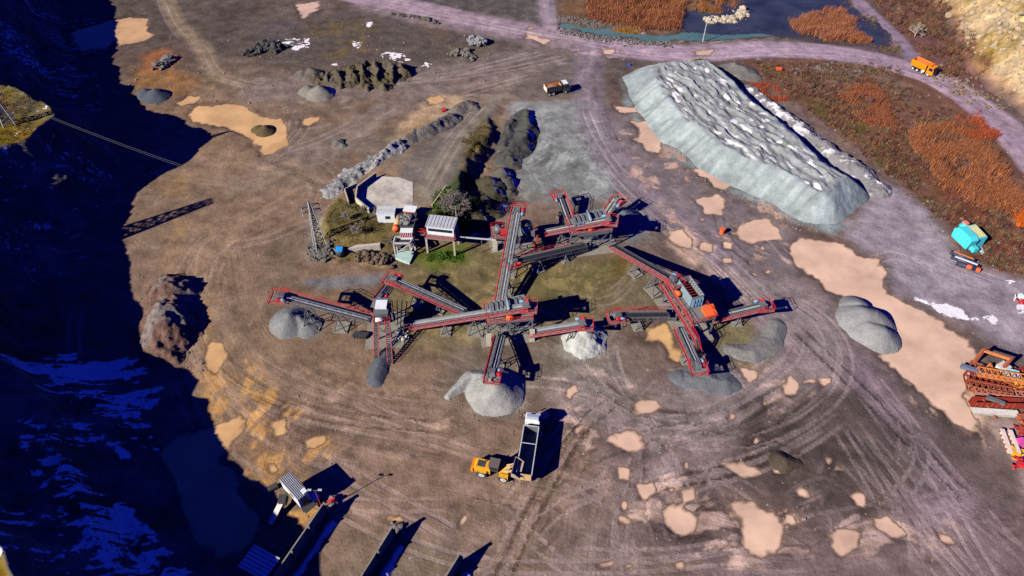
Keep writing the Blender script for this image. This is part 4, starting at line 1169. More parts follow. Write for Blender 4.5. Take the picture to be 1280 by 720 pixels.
conveyor('conveyor with solid red toe boards sloping down beneath the pale inclined conveyor', (582,389), 2, (491,348), 6.2, side=-1, legs=(.35,.68), motor='red')
conveyor('leftmost conveyor with blue grey belt discharging over the small grey heap', (463,400), 3, (349,370), 8.4, side=1, legs=(.35,.7), spread=1.6)
conveyor('very short feeder conveyor hanging between the red toe board conveyor and the left tower', (489,356), 4.6, (475,374), 6.4, side=1, legs=(), bw=.8, headrail=False, motor='red')

o, at, L = tower('lower middle screening tower in grey steel above the pale gravel cone', (608,405), (667,399), 5.6, 5.2)
for s_ in (.3, L - .3):
    m = MB(); m.box(at(s_, -.6, 1.5), (1.0, 1.0, 2.9)); part(o, 'concrete_pier', m, CONC, True)
o, at, L = tower('upper screening tower in grey steel on a pale slab, below the two far discharge conveyors', (713,293), (766,287), 5.6, 5.0, pad=1.6)
m = MB(); m.bar(at(1.5, -.4, 5.2), at(L - 1, -.4, 5.2), .2, .3); part(o, 'cable_tray', m, STEEL, True)
# right hand tower with an open bin
o, at, L = tower('right hand tower with an open bin that is dark red inside', (866,405), (832,356), 5.4, 5.0, body=False, flip=-1)
m = MB()
s0, s1, t0, t1 = L*.36, L*.86, 1.5, 4.1
for a, b in (((s0,t0),(s1,t0)), ((s0,t1),(s1,t1)), ((s1,t0),(s1,t1)), ((s0,t0),(s0,t1))):
    A_, B_ = at(*a, 6.9), at(*b, 6.9); m.bar(A_, B_, .14, 2.4)
bin_ = part(o, 'bin', m, SCREEN, True)
m = MB(); m.quad(at(s0,t0,6.3), at(s1,t0,6.6), at(s1,t1,6.6), at(s0,t1,6.3)); part(bin_, 'bin_lining', m, MAROON, True)
m = MB()
for i in range(9):
    s_ = s0 + (s1 - s0) * i / 8; m.bar(at(s_, t0, 8.15), at(s_, t1, 8.15), .07, .07)
part(bin_, 'bin_bars', m, REDDULL, True)
m = MB()
for i in range(4):
    for j in range(2): m.box(at(s0 - .2, t0 + .35 + i * .62, 6.1 + j * 1.1), (.45, .45, .8))
part(bin_, 'rib_plates', m, BLUEM, True)
m = MB(); m.tube(at(L*.62, .75, 6.2), at(L*.76, .75, 6.2), .55, 12); part(o, 'motor', m, ORANGE, True, True)
m = MB(); m.hexa([at(.2,W_,5.5) for W_ in (3.2,)] + [at(2.6,3.2,5.5), at(2.6,5.6,5.5), at(.2,5.6,5.5)], [at(.2,3.2,5.6), at(2.6,3.2,6.5), at(2.6,5.6,6.5), at(.2,5.6,5.6)])
part(o, 'cover_sheet', m, ORANGE, True)
m = MB(); m.bar(at(L + .2, -.75, 5.35), at(-3.0, -.75, 4.2), .9, .07); part(o, 'catwalk', m, GRATE, True)
m = MB(); rail(m, [at(L + .2, -1.2, 5.4), at(-3.0, -1.2, 4.25)], 1.05, .12, 1.0, .24); rail(m, [at(L*.3, -.35, 5.4), at(-3.0, -.35, 4.25)], 1.05, .1, 1.0, .2); part(o, 'catwalk_rail', m, RED, True)
def stair(o, p, q, w, name='stair', mat=None, rmat=None, rw=.1):
    p, q = Vector(p), Vector(q); d = q - p; dh = Vector((d.x, d.y, 0)).normalized(); n = Vector((dh.y, -dh.x, 0)); m = MB()
    for sg in (-1, 1): m.bar(p + n * sg * w/2, q + n * sg * w/2, .08, .26)
    k = max(3, int(abs(d.z) / .25))
    for i in range(k): m.frame_box(p + d * (i + .5) / k, n * w/2, dh * .14, Vector((0,0,.025)))
    s_ = part(o, name, m, mat or STEEL, True)
    m = MB()
    for sg in (-1, 1): rail(m, [p + n * sg * w/2, q + n * sg * w/2], 1.0, rw, 1.2, .16)
    part(s_, 'stair_rail', m, rmat or RED, True)
stair(o, at(-3.0, -.75, 4.2), at(-6.6, -.75, .2), .9)
# left tower
o, at, L = tower('narrow left tower with twin red edged stairs coming down to the mud', (467,404), (487,403), 5.2, 5.0, legs=2, pad=2.2, body=False)
m = MB(); m.hexa([at(.6,1.2,3.2),at(2.4,1.2,3.2),at(2.4,3,3.2),at(.6,3,3.2)], [at(.2,.6,7.0),at(2.9,.6,7.0),at(2.9,4.4,7.4),at(.2,4.4,7.4)]); part(o, 'feed_hopper', m, STEEL, True)
m = MB(); m.box(at(1.6, 2.6, 7.5), (2.2, 2.0, .5)); part(o, 'hopper_lid', m, WHITE, True)
m = MB(); m.tube(at(.4,.3,5.8), at(1.9,.3,5.8), .42, 10); part(o, 'motor', m, WHITE, True, True)
stair(o, at(.5, 0, 5.0), at(.2, -4.6, .2), .9); stair(o, at(2.6, 0, 5.0), at(2.9, -6.2, .2), .9)
m = MB()
for i in range(4): m.bar(at(3.4 + .5*i, 3.5 - i, .2), at(3.2 + i, 5.5, 5.5), .16)
part(o, 'braces', m, STEEL, True)
m = MB(); rd_ = random.Random(3)
for i in range(14): rock_into(m, at(4.6 + rd_.uniform(-1, 1.5), .6 + rd_.uniform(-1, 1.4), .5), rd_.uniform(.25, .6), rd_)
solo('limestone_block_pile', 'small pile of white blocks at the foot of the narrow left tower', 'rock pile', m, rock_mat((214,206,196)))
m = MB()
for i in range(5): m.tube(G(441 + i*3.6, 421 + i * .4, .5), G(446 + i*3.6, 415 + i * .4, .6), .42, 9)
solo('roller_stack', 'stack of dark steel rollers lying left of the stair foot', 'rollers', m, DSTEEL)
# crusher stands at the far end of the long conveyor
o, at, L = tower('shaded crusher stand right of the long conveyor head, with red corner posts', (650,303), (671,300), 4.4, 6.5, legs=2, body=False, group='crusher stands', rails=False)
m = MB(); m.tube(at(1.9, 3.0, 4.4), at(1.9, 3.0, 6.3), 1.3, 14, 1.0); part(o, 'cone_crusher', m, SCREEN, True, True)
m = MB(); m.tube(at(1.9, 3.0, 6.3), at(1.9, 3.0, 7.1), .7, 12, 1.15); part(o, 'feed_bowl', m, DSTEEL, True, True)
m = MB(); m.tube(at(.8, 5.2, 5.2), at(2.6, 5.2, 5.2), .55, 12); part(o, 'motor', m, DSTEEL, True, True)
m = MB(); m.box(at(3.1, 1.2, 5.2), (.8, .8, 1.4)); m.box(at(1.0, .6, 4.9), (1.4, .7, .9)); part(o, 'oil_unit', m, STEEL, True)
m = MB()
for s_, t_ in ((L, 0), (L, 2.2)): m.bar(at(s_, t_, .2), at(s_, t_, 5.6), .42)
part(o, 'corner_post', m, REDDULL, True)
m = MB(); rail(m, [at(0,6.5,4.4), at(L,6.5,4.4), at(L,2.4,4.4)], 1.05, .08, 1.5, .16); part(o, 'handrail', m, STEEL, True)
o, at, L = tower('small crusher stand with a red motor, left of the long conveyor head', (617,299), (633,297), 3.6, 4.2, legs=2, body=False, group='crusher stands', pad=.7)
m = MB(); m.tube(at(1.4, 2.2, 3.6), at(1.4, 2.2, 5.2), 1.0, 12, .8); part(o, 'cone_crusher', m, STEEL, True, True)
m = MB(); m.box(at(2.3, .9, 4.4), (1.2, 1.1, 1.4)); part(o, 'motor', m, RED, True)
m = MB(); m.bar(at(.3,.2,.2), at(.3,.2,3.4), 1.1); part(o, 'concrete_pier', m, CONC, True)
# pipe gallery to the primary station
o = thing('pipe_gallery', 'thin pale overhead pipe on posts between control house and small crusher stand', 'pipe gallery', G(596,300,0.1))
a_, b_ = G(572,296,4.2), G(620,300,4.2)
m = MB(); m.bar(a_, b_, .28, .22); part(o, 'pipe', m, SHEET, True)
for t_ in (.08, .62):
    p = a_.lerp(b_, t_); m = MB(); m.bar((p.x, p.y, 0), p, .16); part(o, 'post', m, STEEL, True)

# ------------------------------------------------------------------ primary crusher station on the raised yard
ZY = 0.15 + EMB_TOP
o = thing('control_house', 'control house with grey flat roof and red rail on tall posts above the slope', 'control house', G(550,300,0.5))
A, B = G(531,297,4.8), G(568,301,4.8); d = (B - A); L = d.length; d.normalize(); n = Vector((-d.y, d.x, 0)); up = Vector((0,0,1))
at = lambda s, t, z: Vector((A.x, A.y, 0)) + d * s + n * t + up * z
m = MB(); m.frame_box(at(L/2, 2.2, 4.7), d * L/2, n * 2.3, up * .12); part(o, 'deck', m, GRATE, True)
m = MB(); m.frame_box(at(L/2, 2.7, 6.0), d * (L/2 - .3), n * 1.7, up * 1.2); w_ = part(o, 'wall', m, WHITE, True)
m = MB(); m.frame_box(at(L/2, .985, 6.35), d * (L/2 - .6), n * .03, up * .38); part(w_, 'window_band', m, GLASS, True)
m = MB(); m.frame_box(at(L/2, 2.7, 7.33), d * (L/2 - .1), n * 1.95, up * .12); r_ = part(o, 'roof', m, SHEET, True)
m = MB()
for i in range(9): m.bar(at(.3 + i * (L - .6) / 8, .85, 7.47), at(.3 + i * (L - .6) / 8, 4.5, 7.47), .06, .05)
part(r_, 'roof_ribs', m, STEEL, True)
m = MB(); rail(m, [at(0,4.2,4.82), at(0,0,4.82), at(L,0,4.82), at(L,4.2,4.82)], 1.0, .1, 1.3, .22); part(o, 'handrail', m, RED, True)
for s_, t_ in ((.2,.2), (L-.2,.2), (.2,4.1), (L-.2,4.1)):
    m = MB(); p = at(s_, t_, 0); m.bar((p.x, p.y, 0.0), at(s_, t_, 4.6), .42); part(o, 'post', m, CONC, True)
stair(o, at(0, 1.2, 4.8), at(-3.4, 2.4, 3.6), .9)

def hut(name, label, cat, px, h, size, rz, z, wall, roof, group=None, ribs=8, stilts=0.0, window=True, over=.12):
    """px: the middle of the roof"""
    c = G(*px, z + stilts + h); o = thing(name, label, cat, (c.x, c.y, z), rz, group); lx, ly = size
    m = MB(); m.box((0,0,stilts + h/2), (lx, ly, h)); w_ = part(o, 'wall', m, wall)
    m = MB(); m.box((0,0,stilts + h + .05), (lx + 2*over, ly + 2*over, .1)); r_ = part(o, 'roof', m, roof)
    m = MB()
    for i in range(ribs):
        y = -ly/2 + ly * (i + .5) / ribs; m.box((0, y, stilts + h + .13), (lx + 2*over - .06, .09, .07))
    part(r_, 'roof_ribs', m, STEEL)
    if window:
        m = MB(); m.box((lx*.1, -ly/2 - .01, stilts + h*.6), (1.1, .05, .8)); part(w_, 'window', m, GLASS)
        m = MB(); m.box((lx/2 + .01, 0, stilts + h*.45), (.05, .85, h*.85)); part(w_, 'door', m, DSTEEL)
    if stilts:
        for sx in (-1, 0, 1):
            for sy in (-1, 1):
                m = MB(); m.bar((sx*(lx/2-.15), sy*(ly/2-.15), 0), (sx*(lx/2-.15), sy*(ly/2-.15), stilts), .18); part(o, 'stilt', m, DSTEEL)
    return o
hut('site_container', 'white site container beside the concrete pad on the raised yard', 'container', (482.5,263), 2.5, (3.9, 2.6), .02, ZY, WHITE, WHITE, ribs=6)
o = thing('primary_crusher', 'primary crusher with red and white grille above an open dark frame', 'crusher', G(505,295,2))
C0 = G(508,288,6.0)
m = MB(); m.box(C0 + Vector((0,.2,-1.0)), (2.7, 1.8, 2.0)); jb = part(o, 'jaw_housing', m, WHITE, True)
m = MB()
for i in range(7): m.box(C0 + Vector((-1.2 + i*.4, -.74, -.7)), (.16, .1, 1.3))
part(jb, 'grille', m, RED, True)
m = MB(); m.hexa([C0 + Vector(v) for v in ((-1.1,.8,-1.2),(1.1,.8,-1.2),(1.1,4.2,-1.2),(-1.1,4.2,-1.2))], [C0 + Vector(v) for v in ((-1.6,.8,.4),(1.6,.8,.4),(1.9,5.0,.8),(-1.9,5.0,.8))]); part(o, 'feed_hopper', m, DSTEEL, True)
m = MB(); rd_ = random.Random(8)
for i in range(40): rock_into(m, C0 + Vector((rd_.uniform(-1.3,.9), rd_.uniform(1.2,4.4), .55 + rd_.uniform(0,.5))), rd_.uniform(.25,.6), rd_)
part(o, 'rock_feed', m, rock_mat((140,134,130)), True)
m = MB()
F0 = G(500,300,3.6)
c4 = [Vector((x, y, 0)) for x, y in [tuple(G(493,311,2.6)[:2]), tuple(G(513,311,2.6)[:2]), tuple(G(517,297,4.0)[:2]), tuple(G(494,297,4.0)[:2])]]
for i in range(4):
    a, b = c4[i], c4[(i+1)%4]; m.bar(a + up*4.2, b + up*4.2, .3, .35); m.bar(a, a + up*4.2, .3)
    m.bar(a + up*1.2, b + up*3.9, .12)
part(o, 'steel_frame', m, SHEET, True)
m = MB()
for i in range(5):
    t_ = (i + .5) / 5; m.bar(c4[0].lerp(c4[3], t_) + up*3.6, c4[1].lerp(c4[2], t_) + up*3.6, .2, .3)
part(o, 'cross_beams', m, DSTEEL, True)
q_ = [G(494,322,1.0), G(512,330,.4), G(518,316,.8), G(500,311,1.6)]
m = MB(); m.hexa([v - up*.5 for v in q_], [v + up*.2 for v in q_]); part(o, 'concrete_apron', m, paint_mat('pale_green_concrete', (176,196,190), .85, 0, .4), True)
hut('switch_cabin', 'tiny white roofed cabin behind the crusher feed hopper', 'cabin', (512.5,261), 2.2, (2.6, 1.8), -.15, ZY, ORANGE, WHITE, ribs=0, window=False)
o = thing('fuel_tank', 'pale horizontal fuel tank on cradles beside the primary crusher', 'tank', G(498,286,ZY))
a_, b_ = G(500,270,ZY + 1.4), G(494.5,287,ZY + 1.4)
m = MB(); m.tube(a_, b_, .75, 14); part(o, 'tank_shell', m, BEIGE, True, True)
m = MB(); m.tube(b_ - (b_-a_).normalized()*.9, b_ + (b_-a_).normalized()*.04, .78, 14); part(o, 'tank_end', m, ORANGE, True, True)
for t_ in (.2, .8):
    p = a_.lerp(b_, t_); m = MB(); m.box(p - up * 1.0, (1.4, .3, 1.2)); part(o, 'cradle', m, CONCD, True)
o = thing('water_tank', 'small blue topped water tank on the grassy corner near the pylon', 'tank', GT(426,318))
c = GT(426,318); m = MB(); m.tube(c, c + up*1.7, 1.0, 14); part(o, 'tank_shell', m, DSTEEL, True, True)
m = MB(); m.box(c + Vector((0,-.3,1.85)), (1.5, 1.5, .25)); part(o, 'lid', m, paint_mat('bright_blue_sheet', (40,150,230), .5, 0, .1), True)
# concrete pad, low walls, retaining wall, cable shelter
PAD = [(447,251),(447,236),(470,220),(500,222),(516,228),(516,262),(462,262)]
m = MB(); m.prism([tuple(G(x, y, ZY + .05)[:2]) for x, y in PAD], ZY - .3, ZY + .1); solo('concrete_pad', 'pale concrete yard slab stained grey behind the white container', 'slab', m, paint_mat('stained_slab', (196,182,170), .85, 0, .9, (128,116,104), .22, .03))
w3 = [(462,264),(445,250),(447,236),(470,219)]
m = MB()
for a, b in zip(w3[:-1], w3[1:]): m.bar(G(*a, ZY + .7), G(*b, ZY + .7), .3, 1.6)
solo('low_wall', 'low bent concrete wall edging the yard slab', 'wall', m, CONC)
m = MB(); m.bar(G(436,254,ZY+.5), G(431,238,ZY+.5), .22, 1.2); m.bar(G(431,238,ZY+.5), G(446,231,ZY+.5), .18, 1.0)
solo('garden_wall', 'thin pale wall stub near the rubble bank, left of the yard slab', 'wall', m, CONC)
m = MB(); m.bar(G(540,258,ZY+.4), G(558,233,ZY+.4), .25, .9)
solo('kerb_barrier', 'slanting pale barrier between crusher road and green slope', 'barrier', m, paint_mat('ochre_kerb', (190,170,120), .8))
q_ = [GT(436,315), GT(476,313), GT(476,307), GT(446,307)]
m = MB(); m.prism([tuple(v[:2]) for v in q_], 0.2, 2.0); solo('retaining_wall', 'whitish retaining wall under the grassy corner', 'wall', m, paint_mat('lime_concrete', (196,178,168), .9, 0, .5))
# gravel run from the left tower
heap('gravel_ridge', 'narrow dark grey gravel tongue running from the stair foot', 'gravel heap', [((482,441,.8),(470,474,.7)), ((476,450,.9),(468,470,.8))], (104,106,114), .55, .12, 1.5, .25, seed=4)
HEAP_ROCK = heap_material('broken_stone_heap', .7, .9, 2.2)
# ------------------------------------------------------------------ gravel heaps
heap('gravel_heap', 'small grey gravel heap under the leftmost conveyor head', 'gravel heap', [(361,393,2.5),((374,396,1.8),(382,406,1.4)),(390,400,1.2)], (150,146,148), .62, .2, 2, .25, seed=1)
heap('gravel_heap', 'whitish gravel heap below the short conveyor right of the middle tower', 'gravel heap', [(731,413,2.9),((716,428,.5),(748,432,.6)),(728,443,.5),(742,440,.4)], (206,200,196), .66, .4, 1.2, .2, seed=2)
heap('gravel_heap', 'large pale gravel cone with a curved brown hollowed ridge to its left', 'gravel heap', [(619,474,3.9),((604,468,1.9),(590,468,1.4)),((590,468,1.4),(560,494,.5))], (180,172,170), .72, .14, 1.6, .22, seed=3, rr=.15)
heap('gravel_spread', 'low wet grey gravel spread below the conveyor next to the red stair', 'gravel heap', [((862,472,.6),(905,476,.8)),(885,468,1.0),(850,470,.5),((905,472,.6),(918,482,.4))], (128,126,132), .3, .25, 1.3, .25, seed=5)
heap('gravel_ring', 'low curved gravel bank around the muddy floor of the rightmost conveyor', 'gravel heap', [((972,405,.7),(966,425,.8)),((966,425,.8),(940,440,.8)),((940,440,.8),(915,436,.6))], (146,138,136), .4, .2, 1.5, .25, seed=6)
heap('gravel_heap', 'bluish grey heap behind the upper tower, under the far short conveyor', 'gravel heap', [(782,265,2.6),(790,278,1.6)], (112,122,138), .6, .15, 2, .3, seed=7)
heap('gravel_heap', 'smooth two lobed grey heap standing at the edge of the big muddy pond', 'gravel heap', [(1075,378,2.0),((1082,388,3.0),(1096,392,2.8)),((1086,404,2.2),(1104,412,2.4))], (160,153,154), .75, .16, 2.4, .22, seed=8, snow=.3, rr=1.1)
heap('rubble_mound', 'high reddish rubble mound beside the shadow of the cliff', 'rubble mound', [(208,352,3.6),(214,371,2.8),((206,380,3.6),(205,402,4.0)),((198,412,3.2),(192,432,2.2)),((204,434,1.6),(218,444,.9))], (132,98,88), .74, .6, 1.3, .22, mat=HEAP_COARSE, seed=9, rgb2=(150,134,130), rr=.9)
heap('earth_bank', 'dark brown scalloped earth bank on the far side of the site', 'earth bank',
     [(396,92,2.0),(408,92,2.4),((420,88,2.8),(423,96,2.0)),((438,82,3.2),(440,96,2.2)),((452,78,3.4),(456,96,2.2)),((468,76,3.6),(474,94,2.4)),((484,76,3.4),(492,92,2.2)),((500,78,3.0),(506,86,2.2)),(428,102,1.4),(462,104,1.5),(480,104,1.6)], (98,86,66), .85, .95, 1.5, .22, rr=.15, seed=10, rgb2=(112,98,86))
heap('gravel_heap', 'low grey heap left of the scalloped earth bank', 'gravel heap', [(378,88,1.8),(388,86,2.2)], (128,114,106), .6, .3, 2, .3, seed=11)
heap('gravel_heap', 'small pale heap with snow, in front of the scalloped earth bank', 'gravel heap', [(384,108,1.8),(398,108,2.6)], (150,140,130), .65, .2, 2, .3, seed=12, snow=.9)
heap('gravel_heap', 'small slate grey heap close to the shadow near the upper left corner', 'gravel heap', [(180,112,1.8),(192,112,2.4)], (98,100,112), .62, .15, 2, .3, seed=13)
heap('earth_mound', 'small earth mound standing in the orange puddle', 'earth mound', [(322,158,1.0),(330,158,1.5)], (112,92,66), .6, .15, 2, .3, seed=14)
heap('earth_mound', 'little dark mound on the wide dark patch at lower right', 'earth mound', [(975,572,.9),((982,574,1.0),(996,578,.5))], (92,76,66), .55, .25, 1.2, .25, seed=15)
heap('earth_mound', 'small grey mound on the dark flat left of the raised yard', 'earth mound', [(423,176,.9),(428,180,.7)], (122,116,112), .6, .3, 1, .25, seed=16)
# the shaded mounds along the crusher road
BZ = 0.3
heap('spoil_mound', 'dark crescent spoil mound with a pale crest, farthest of the row by the crusher road', 'spoil mound', [((646,142,1.2),(657,138,1.5)),((657,138,1.5),(659,158,2.1)),((659,158,2.1),(650,178,2.3)),((650,178,2.3),(634,190,2.0)),((640,150,1.0),(630,182,1.2))], (92,88,84), .7, .5, 2.0, .28, seed=17, snow=.9)
heap('spoil_mound', 'middle spoil mound of the row by the crusher road with snow streaks', 'spoil mound', [((636,194,1.6),(644,204,1.2)),((628,210,2.0),(632,224,1.8)),(636,236,1.2)], (96,90,82), .75, .6, 1.8, .28, seed=18, snow=1.0)
heap('spoil_mound', 'nearest spoil mound of the row, snowy and lying behind the bare tree', 'spoil mound', [((612,222,2.6),(616,236,2.4)),((606,244,2.4),(612,258,1.8)),((600,262,2.0),(598,276,1.8)),(620,262,1.2)], (84,76,60), .75, .8, 2.0, .28, seed=19, snow=1.0)
# scalloped berm on the left edge of the raised yard
heap('gravel_berm', 'scalloped pale berm along the upper edge of the raised yard', 'berm', [((497,190,1.2),(520,172,1.8)),((525,172,1.8),(548,158,2.0)),((548,158,2.0),(566,146,1.8)),((568,135,1.6),(586,128,1.8)),(505,180,1.4)], (142,128,118), .6, .5, 1.8, .28, seed=20, snow=.5)
heap('rubble_bank', 'long straight bank of grey broken stone beside the raised yard', 'rubble bank', [((418,232,1.7),(442,214,2.0)),((442,214,2.0),(492,187,2.2))], (186,178,178), .62, .6, 1.0, .22, mat=HEAP_ROCK, seed=31, rr=.8)
rubble('stone_heap', 'heap of dark boulders with white plastic scraps at upper left', 'rock heap', [(316,66),(330,58),(350,62)], 190, .25, .9, (84,80,80), 3.6, 1.5, 32)
rubble('stone_heap', 'heap of pale and dark boulders on the rusty patch near the shadow', 'rock heap', [(198,86),(208,80),(216,72)], 60, .4, 1.0, (140,130,126), 2.2, 1.4, 33)
rubble('stone_heap', 'round heap of grey boulders near the junction of the far tracks', 'rock heap', [(592,54),(602,56)], 130, .4, .8, (150,146,150), 2.4, 2.4, 34)
rubble('stone_heap', 'low line of stones in front of the far junction boulder heap', 'rock heap', [(568,70),(580,64),(590,74)], 80, .3, .8, (128,118,110), 1.9, .8, 35)
rubble('stone_row', 'row of boulders along the near bank of the canal', 'rock row', [(700,38),(740,47),(790,54),(840,55)], 420, .15, .42, (128,116,116), 3.0, .12, 36)
rubble('stone_row', 'broken stones along the far bank of the canal', 'rock row', [(702,22),(760,33),(800,36)], 380, .15, .4, (122,110,106), 3.4, .12, 37)
rubble('stone_row', 'scattered boulders at the foot of the rocky hillside', 'rock row', [(1178,90),(1200,108),(1222,118),(1250,135)], 150, .15, .6, (150,120,98), 8, .1, 38)
rubble('stone_row', 'band of loose stones beside the reeds, above the scrubby slope', 'rock row', [(985,92),(1035,88),(1075,86)], 140, .15, .45, (128,112,104), 5, .15, 39)
rubble('stone_row', 'boulders fringing the pink road at the top of the picture', 'rock row', [(486,18),(520,22),(548,30)], 60, .3, .7, (112,98,92), 1.2, .3, 40)
rubble('stone_heap', 'tangle of stones and rubbish at the foot of the pylon', 'rock heap', [(394,314),(401,319),(409,317)], 260, .18, .5, (120,112,106), 2.2, .9, 41)
rubble('stone_bank', 'bouldery face of the yard below the retaining wall', 'rock bank', [(450,322),(470,324),(484,328)], 170, .2, .6, (120,98,80), 2.2, 1.2, 42)

# ------------------------------------------------------------------ the big flat topped stockpile
FOOTPX = [(778,97),(806,84),(850,82),(893,84),(928,112),(958,138),(998,170),(1032,200),(1060,222),(1084,240),(1086,252),(1072,262),(1056,277),(1030,282),(1000,276),(962,254),(930,240),(880,215),(850,190),(826,176),(806,150),(788,122)]
foot = gp(FOOTPX)
fx = [p[0] for p in foot]; fy = [p[1] for p in foot]
X2, Y2 = np.meshgrid(np.arange(min(fx) - 3, max(fx) + 3, .32), np.arange(min(fy) - 3, max(fy) + 3, .32))
sdp = poly_sd(X2, Y2, smooth_line(foot + [foot[0]], 4)[:-1])
dn = -sdp + 1.0 * fbm(X2, Y2, 7, 4, 1001) 
crest = gp([(812,92),(838,118),(862,140),(890,168),(920,186),(960,205),(1000,228),(1030,246)], 6)
cu, cv = line_uv(X2, Y2, crest)
HT = 4.9 + .35 * fbm(X2, Y2, 30, 2, 1002)
# ridges left by tipping: wavy bands crossing the top
ang = math.radians(28)
bu_ = X2 * math.cos(ang) + Y2 * math.sin(ang) + 3.4 * fbm(X2, Y2, 15, 3, 1003)
bv_ = -X2 * math.sin(ang) + Y2 * math.cos(ang)
wav = vnoise(bu_ / .95 + .35 * fbm(X2, Y2, 5, 2, 1009), bv_ / 5.5 + 1.0 * fbm(X2, Y2, 6, 2, 1007), 1004)
wav2 = vnoise(bu_ / .7 - .3 * bv_, bv_ / 2.4 + .8 * fbm(X2, Y2, 4, 2, 1017), 1018)
topm = sstep(-.1, .9, dn * .74 - HT)
HH = np.minimum(dn * .74, HT)
HH = HH + topm * (.85 * (wav - .5) + .55 * (wav2 - .5) + .35 * fbm(X2, Y2, 1.6, 3, 1005))
# gully lines on the long face
HH = HH + (1 - topm) * sstep(.3, 2, HH) * (.8 * (vnoise(cv / 2.1 + .3 * fbm(X2, Y2, 4, 2, 1010), cu / 30, 1006) - .5) + .16 * fbm(X2, Y2, 1.4, 3, 1011))
# snow covered berm at the far right foot
berm = gp([(925,105),(960,130),(1000,160),(1040,188),(1068,207),(1098,232)], 2)
bu2, bv2 = line_uv(X2, Y2, berm)
sn = .95 * topm * sstep(.70, .76, vnoise(bu_ / .75 + .3 * fbm(X2, Y2, 2, 2, 1035), bv_ / 1.9 + .5 * fbm(X2, Y2, 3, 2, 1036), 1031)) * sstep(.62, .5, wav) * sstep(-.3, -.1, fbm(X2, Y2, 9, 4, 1030, .6))
colp = .74 * alb(166,170,172) * (1 + .14 * fbm(X2, Y2, 5, 4, 1022))[..., None]
colt = .95 * alb(142,140,141) * (1 + .26 * fbm(X2, Y2, 3, 4, 1023))[..., None]
colp = colp * (1 + .5 * (vnoise(cv / .9 + .4 * fbm(X2, Y2, 3, 2, 1032), cu / 5, 1033) - .5) + .35 * (vnoise(cv / 3.2, cu / 12, 1034) - .5))[..., None]
colt = colt * (.8 + .5 * wav)[..., None]
colp = colp * (1 - topm[..., None]) + colt * topm[..., None]
wet = sstep(1.6, .2, HH)[..., None]
colp = colp * (1 - wet * .35 * (fbm(X2, Y2, 4, 3, 1024)[..., None] * .5 + .5))
heap_mesh('stockpile', 'huge flat topped stockpile of grey gravel with snow between its ridges', 'stockpile', X2, Y2, HH, colp, HEAP_FINE, sn)
heap('gravel_heap', 'grey dirt hump beyond the far end of the huge stockpile', 'gravel heap', [(918,80,1.6),(930,84,1.8),(940,92,1.2)], (132,122,120), .4, .4, 2.5, .35, seed=23)

rubble('boulder_heap', 'heap of cream white boulders between the arms of the pond', 'rock heap', [(886,24),(905,25),(922,22),(932,12)], 150, .3, 1.0, (222,196,170), 3.0, 1.2, 43)
# loose stones fallen round the heaps and over the yard
rn_ = random.Random(77); mb_ = MB()
for zone, n_, r_ in (([(338,398),(362,412),(400,420),(404,400)], 60, (.1,.28)), ([(560,500),(600,530),(660,515),(650,480)], 110, (.1,.26)), ([(700,430),(730,455),(765,440)], 70, (.1,.3)),
        ([(780,120),(850,215),(1000,290),(1060,290),(1010,280),(880,220)], 160, (.12,.34)), ([(170,340),(180,470),(260,470),(255,350)], 120, (.12,.4)), ([(1040,250),(1120,240),(1190,320),(1120,350)], 90, (.1,.3)),
        ([(140,40),(520,20),(640,60),(600,110),(300,140),(160,130)], 260, (.12,.45)), ([(250,200),(640,420),(1000,480),(1200,700),(400,700),(280,500)], 240, (.08,.24)), ([(900,75),(1180,100),(1290,200),(1290,340),(1200,330),(1000,150)], 260, (.12,.45))):
    zx = [a[0] for a in zone]; zy = [a[1] for a in zone]; k_ = 0
    while k_ < n_:
        x, y = rn_.uniform(min(zx), max(zx)), rn_.uniform(min(zy), max(zy))
        if poly_sd(np.array([x]), np.array([y]), zone)[0] > 0: continue
        k_ += 1; c = G(x, y); r = rn_.uniform(*r_) * rn_.uniform(.6, 1)
        rock_into(mb_, (c.x, c.y, zg(c.x, c.y) + r * .15), r, rn_)
o = solo('loose_stones', 'loose stones scattered over the quarry floor', 'stones', mb_, rock_mat((158,144,136))); o['kind'] = 'stuff'
heap('snow_berm', 'long snow patched berm along the far side of the huge stockpile', 'berm', [((934,108,1.6),(970,134,2.0)),((970,134,2.0),(1010,164,2.2)),((1010,164,2.2),(1050,193,2.2)),((1050,193,2.2),(1080,212,2.0)),((1080,212,1.8),(1100,233,1.4))], (150,142,146), .62, .6, 1.8, .25, seed=24, snow=.9, sthr=.9, scut=-.02, rr=1.0)
rn_ = random.Random(99); mb_ = MB(); k_ = 0
while k_ < 420:
    x, y = rn_.uniform(1170, 1330), rn_.uniform(-20, 160); c = GT(x, y)
    if poly_sd(np.array([c.x]), np.array([c.y]), HILL_P)[0] > -3: continue
    k_ += 1; rock_into(mb_, (c.x, c.y, c.z - .1), rn_.uniform(.3, .9) * (2.2 if rn_.random() < .12 else 1), rn_)
o = solo('hillside_rocks', 'pale broken rocks lying on the rocky hillside', 'rocks', mb_, rock_mat((206,176,146))); o['kind'] = 'stuff'
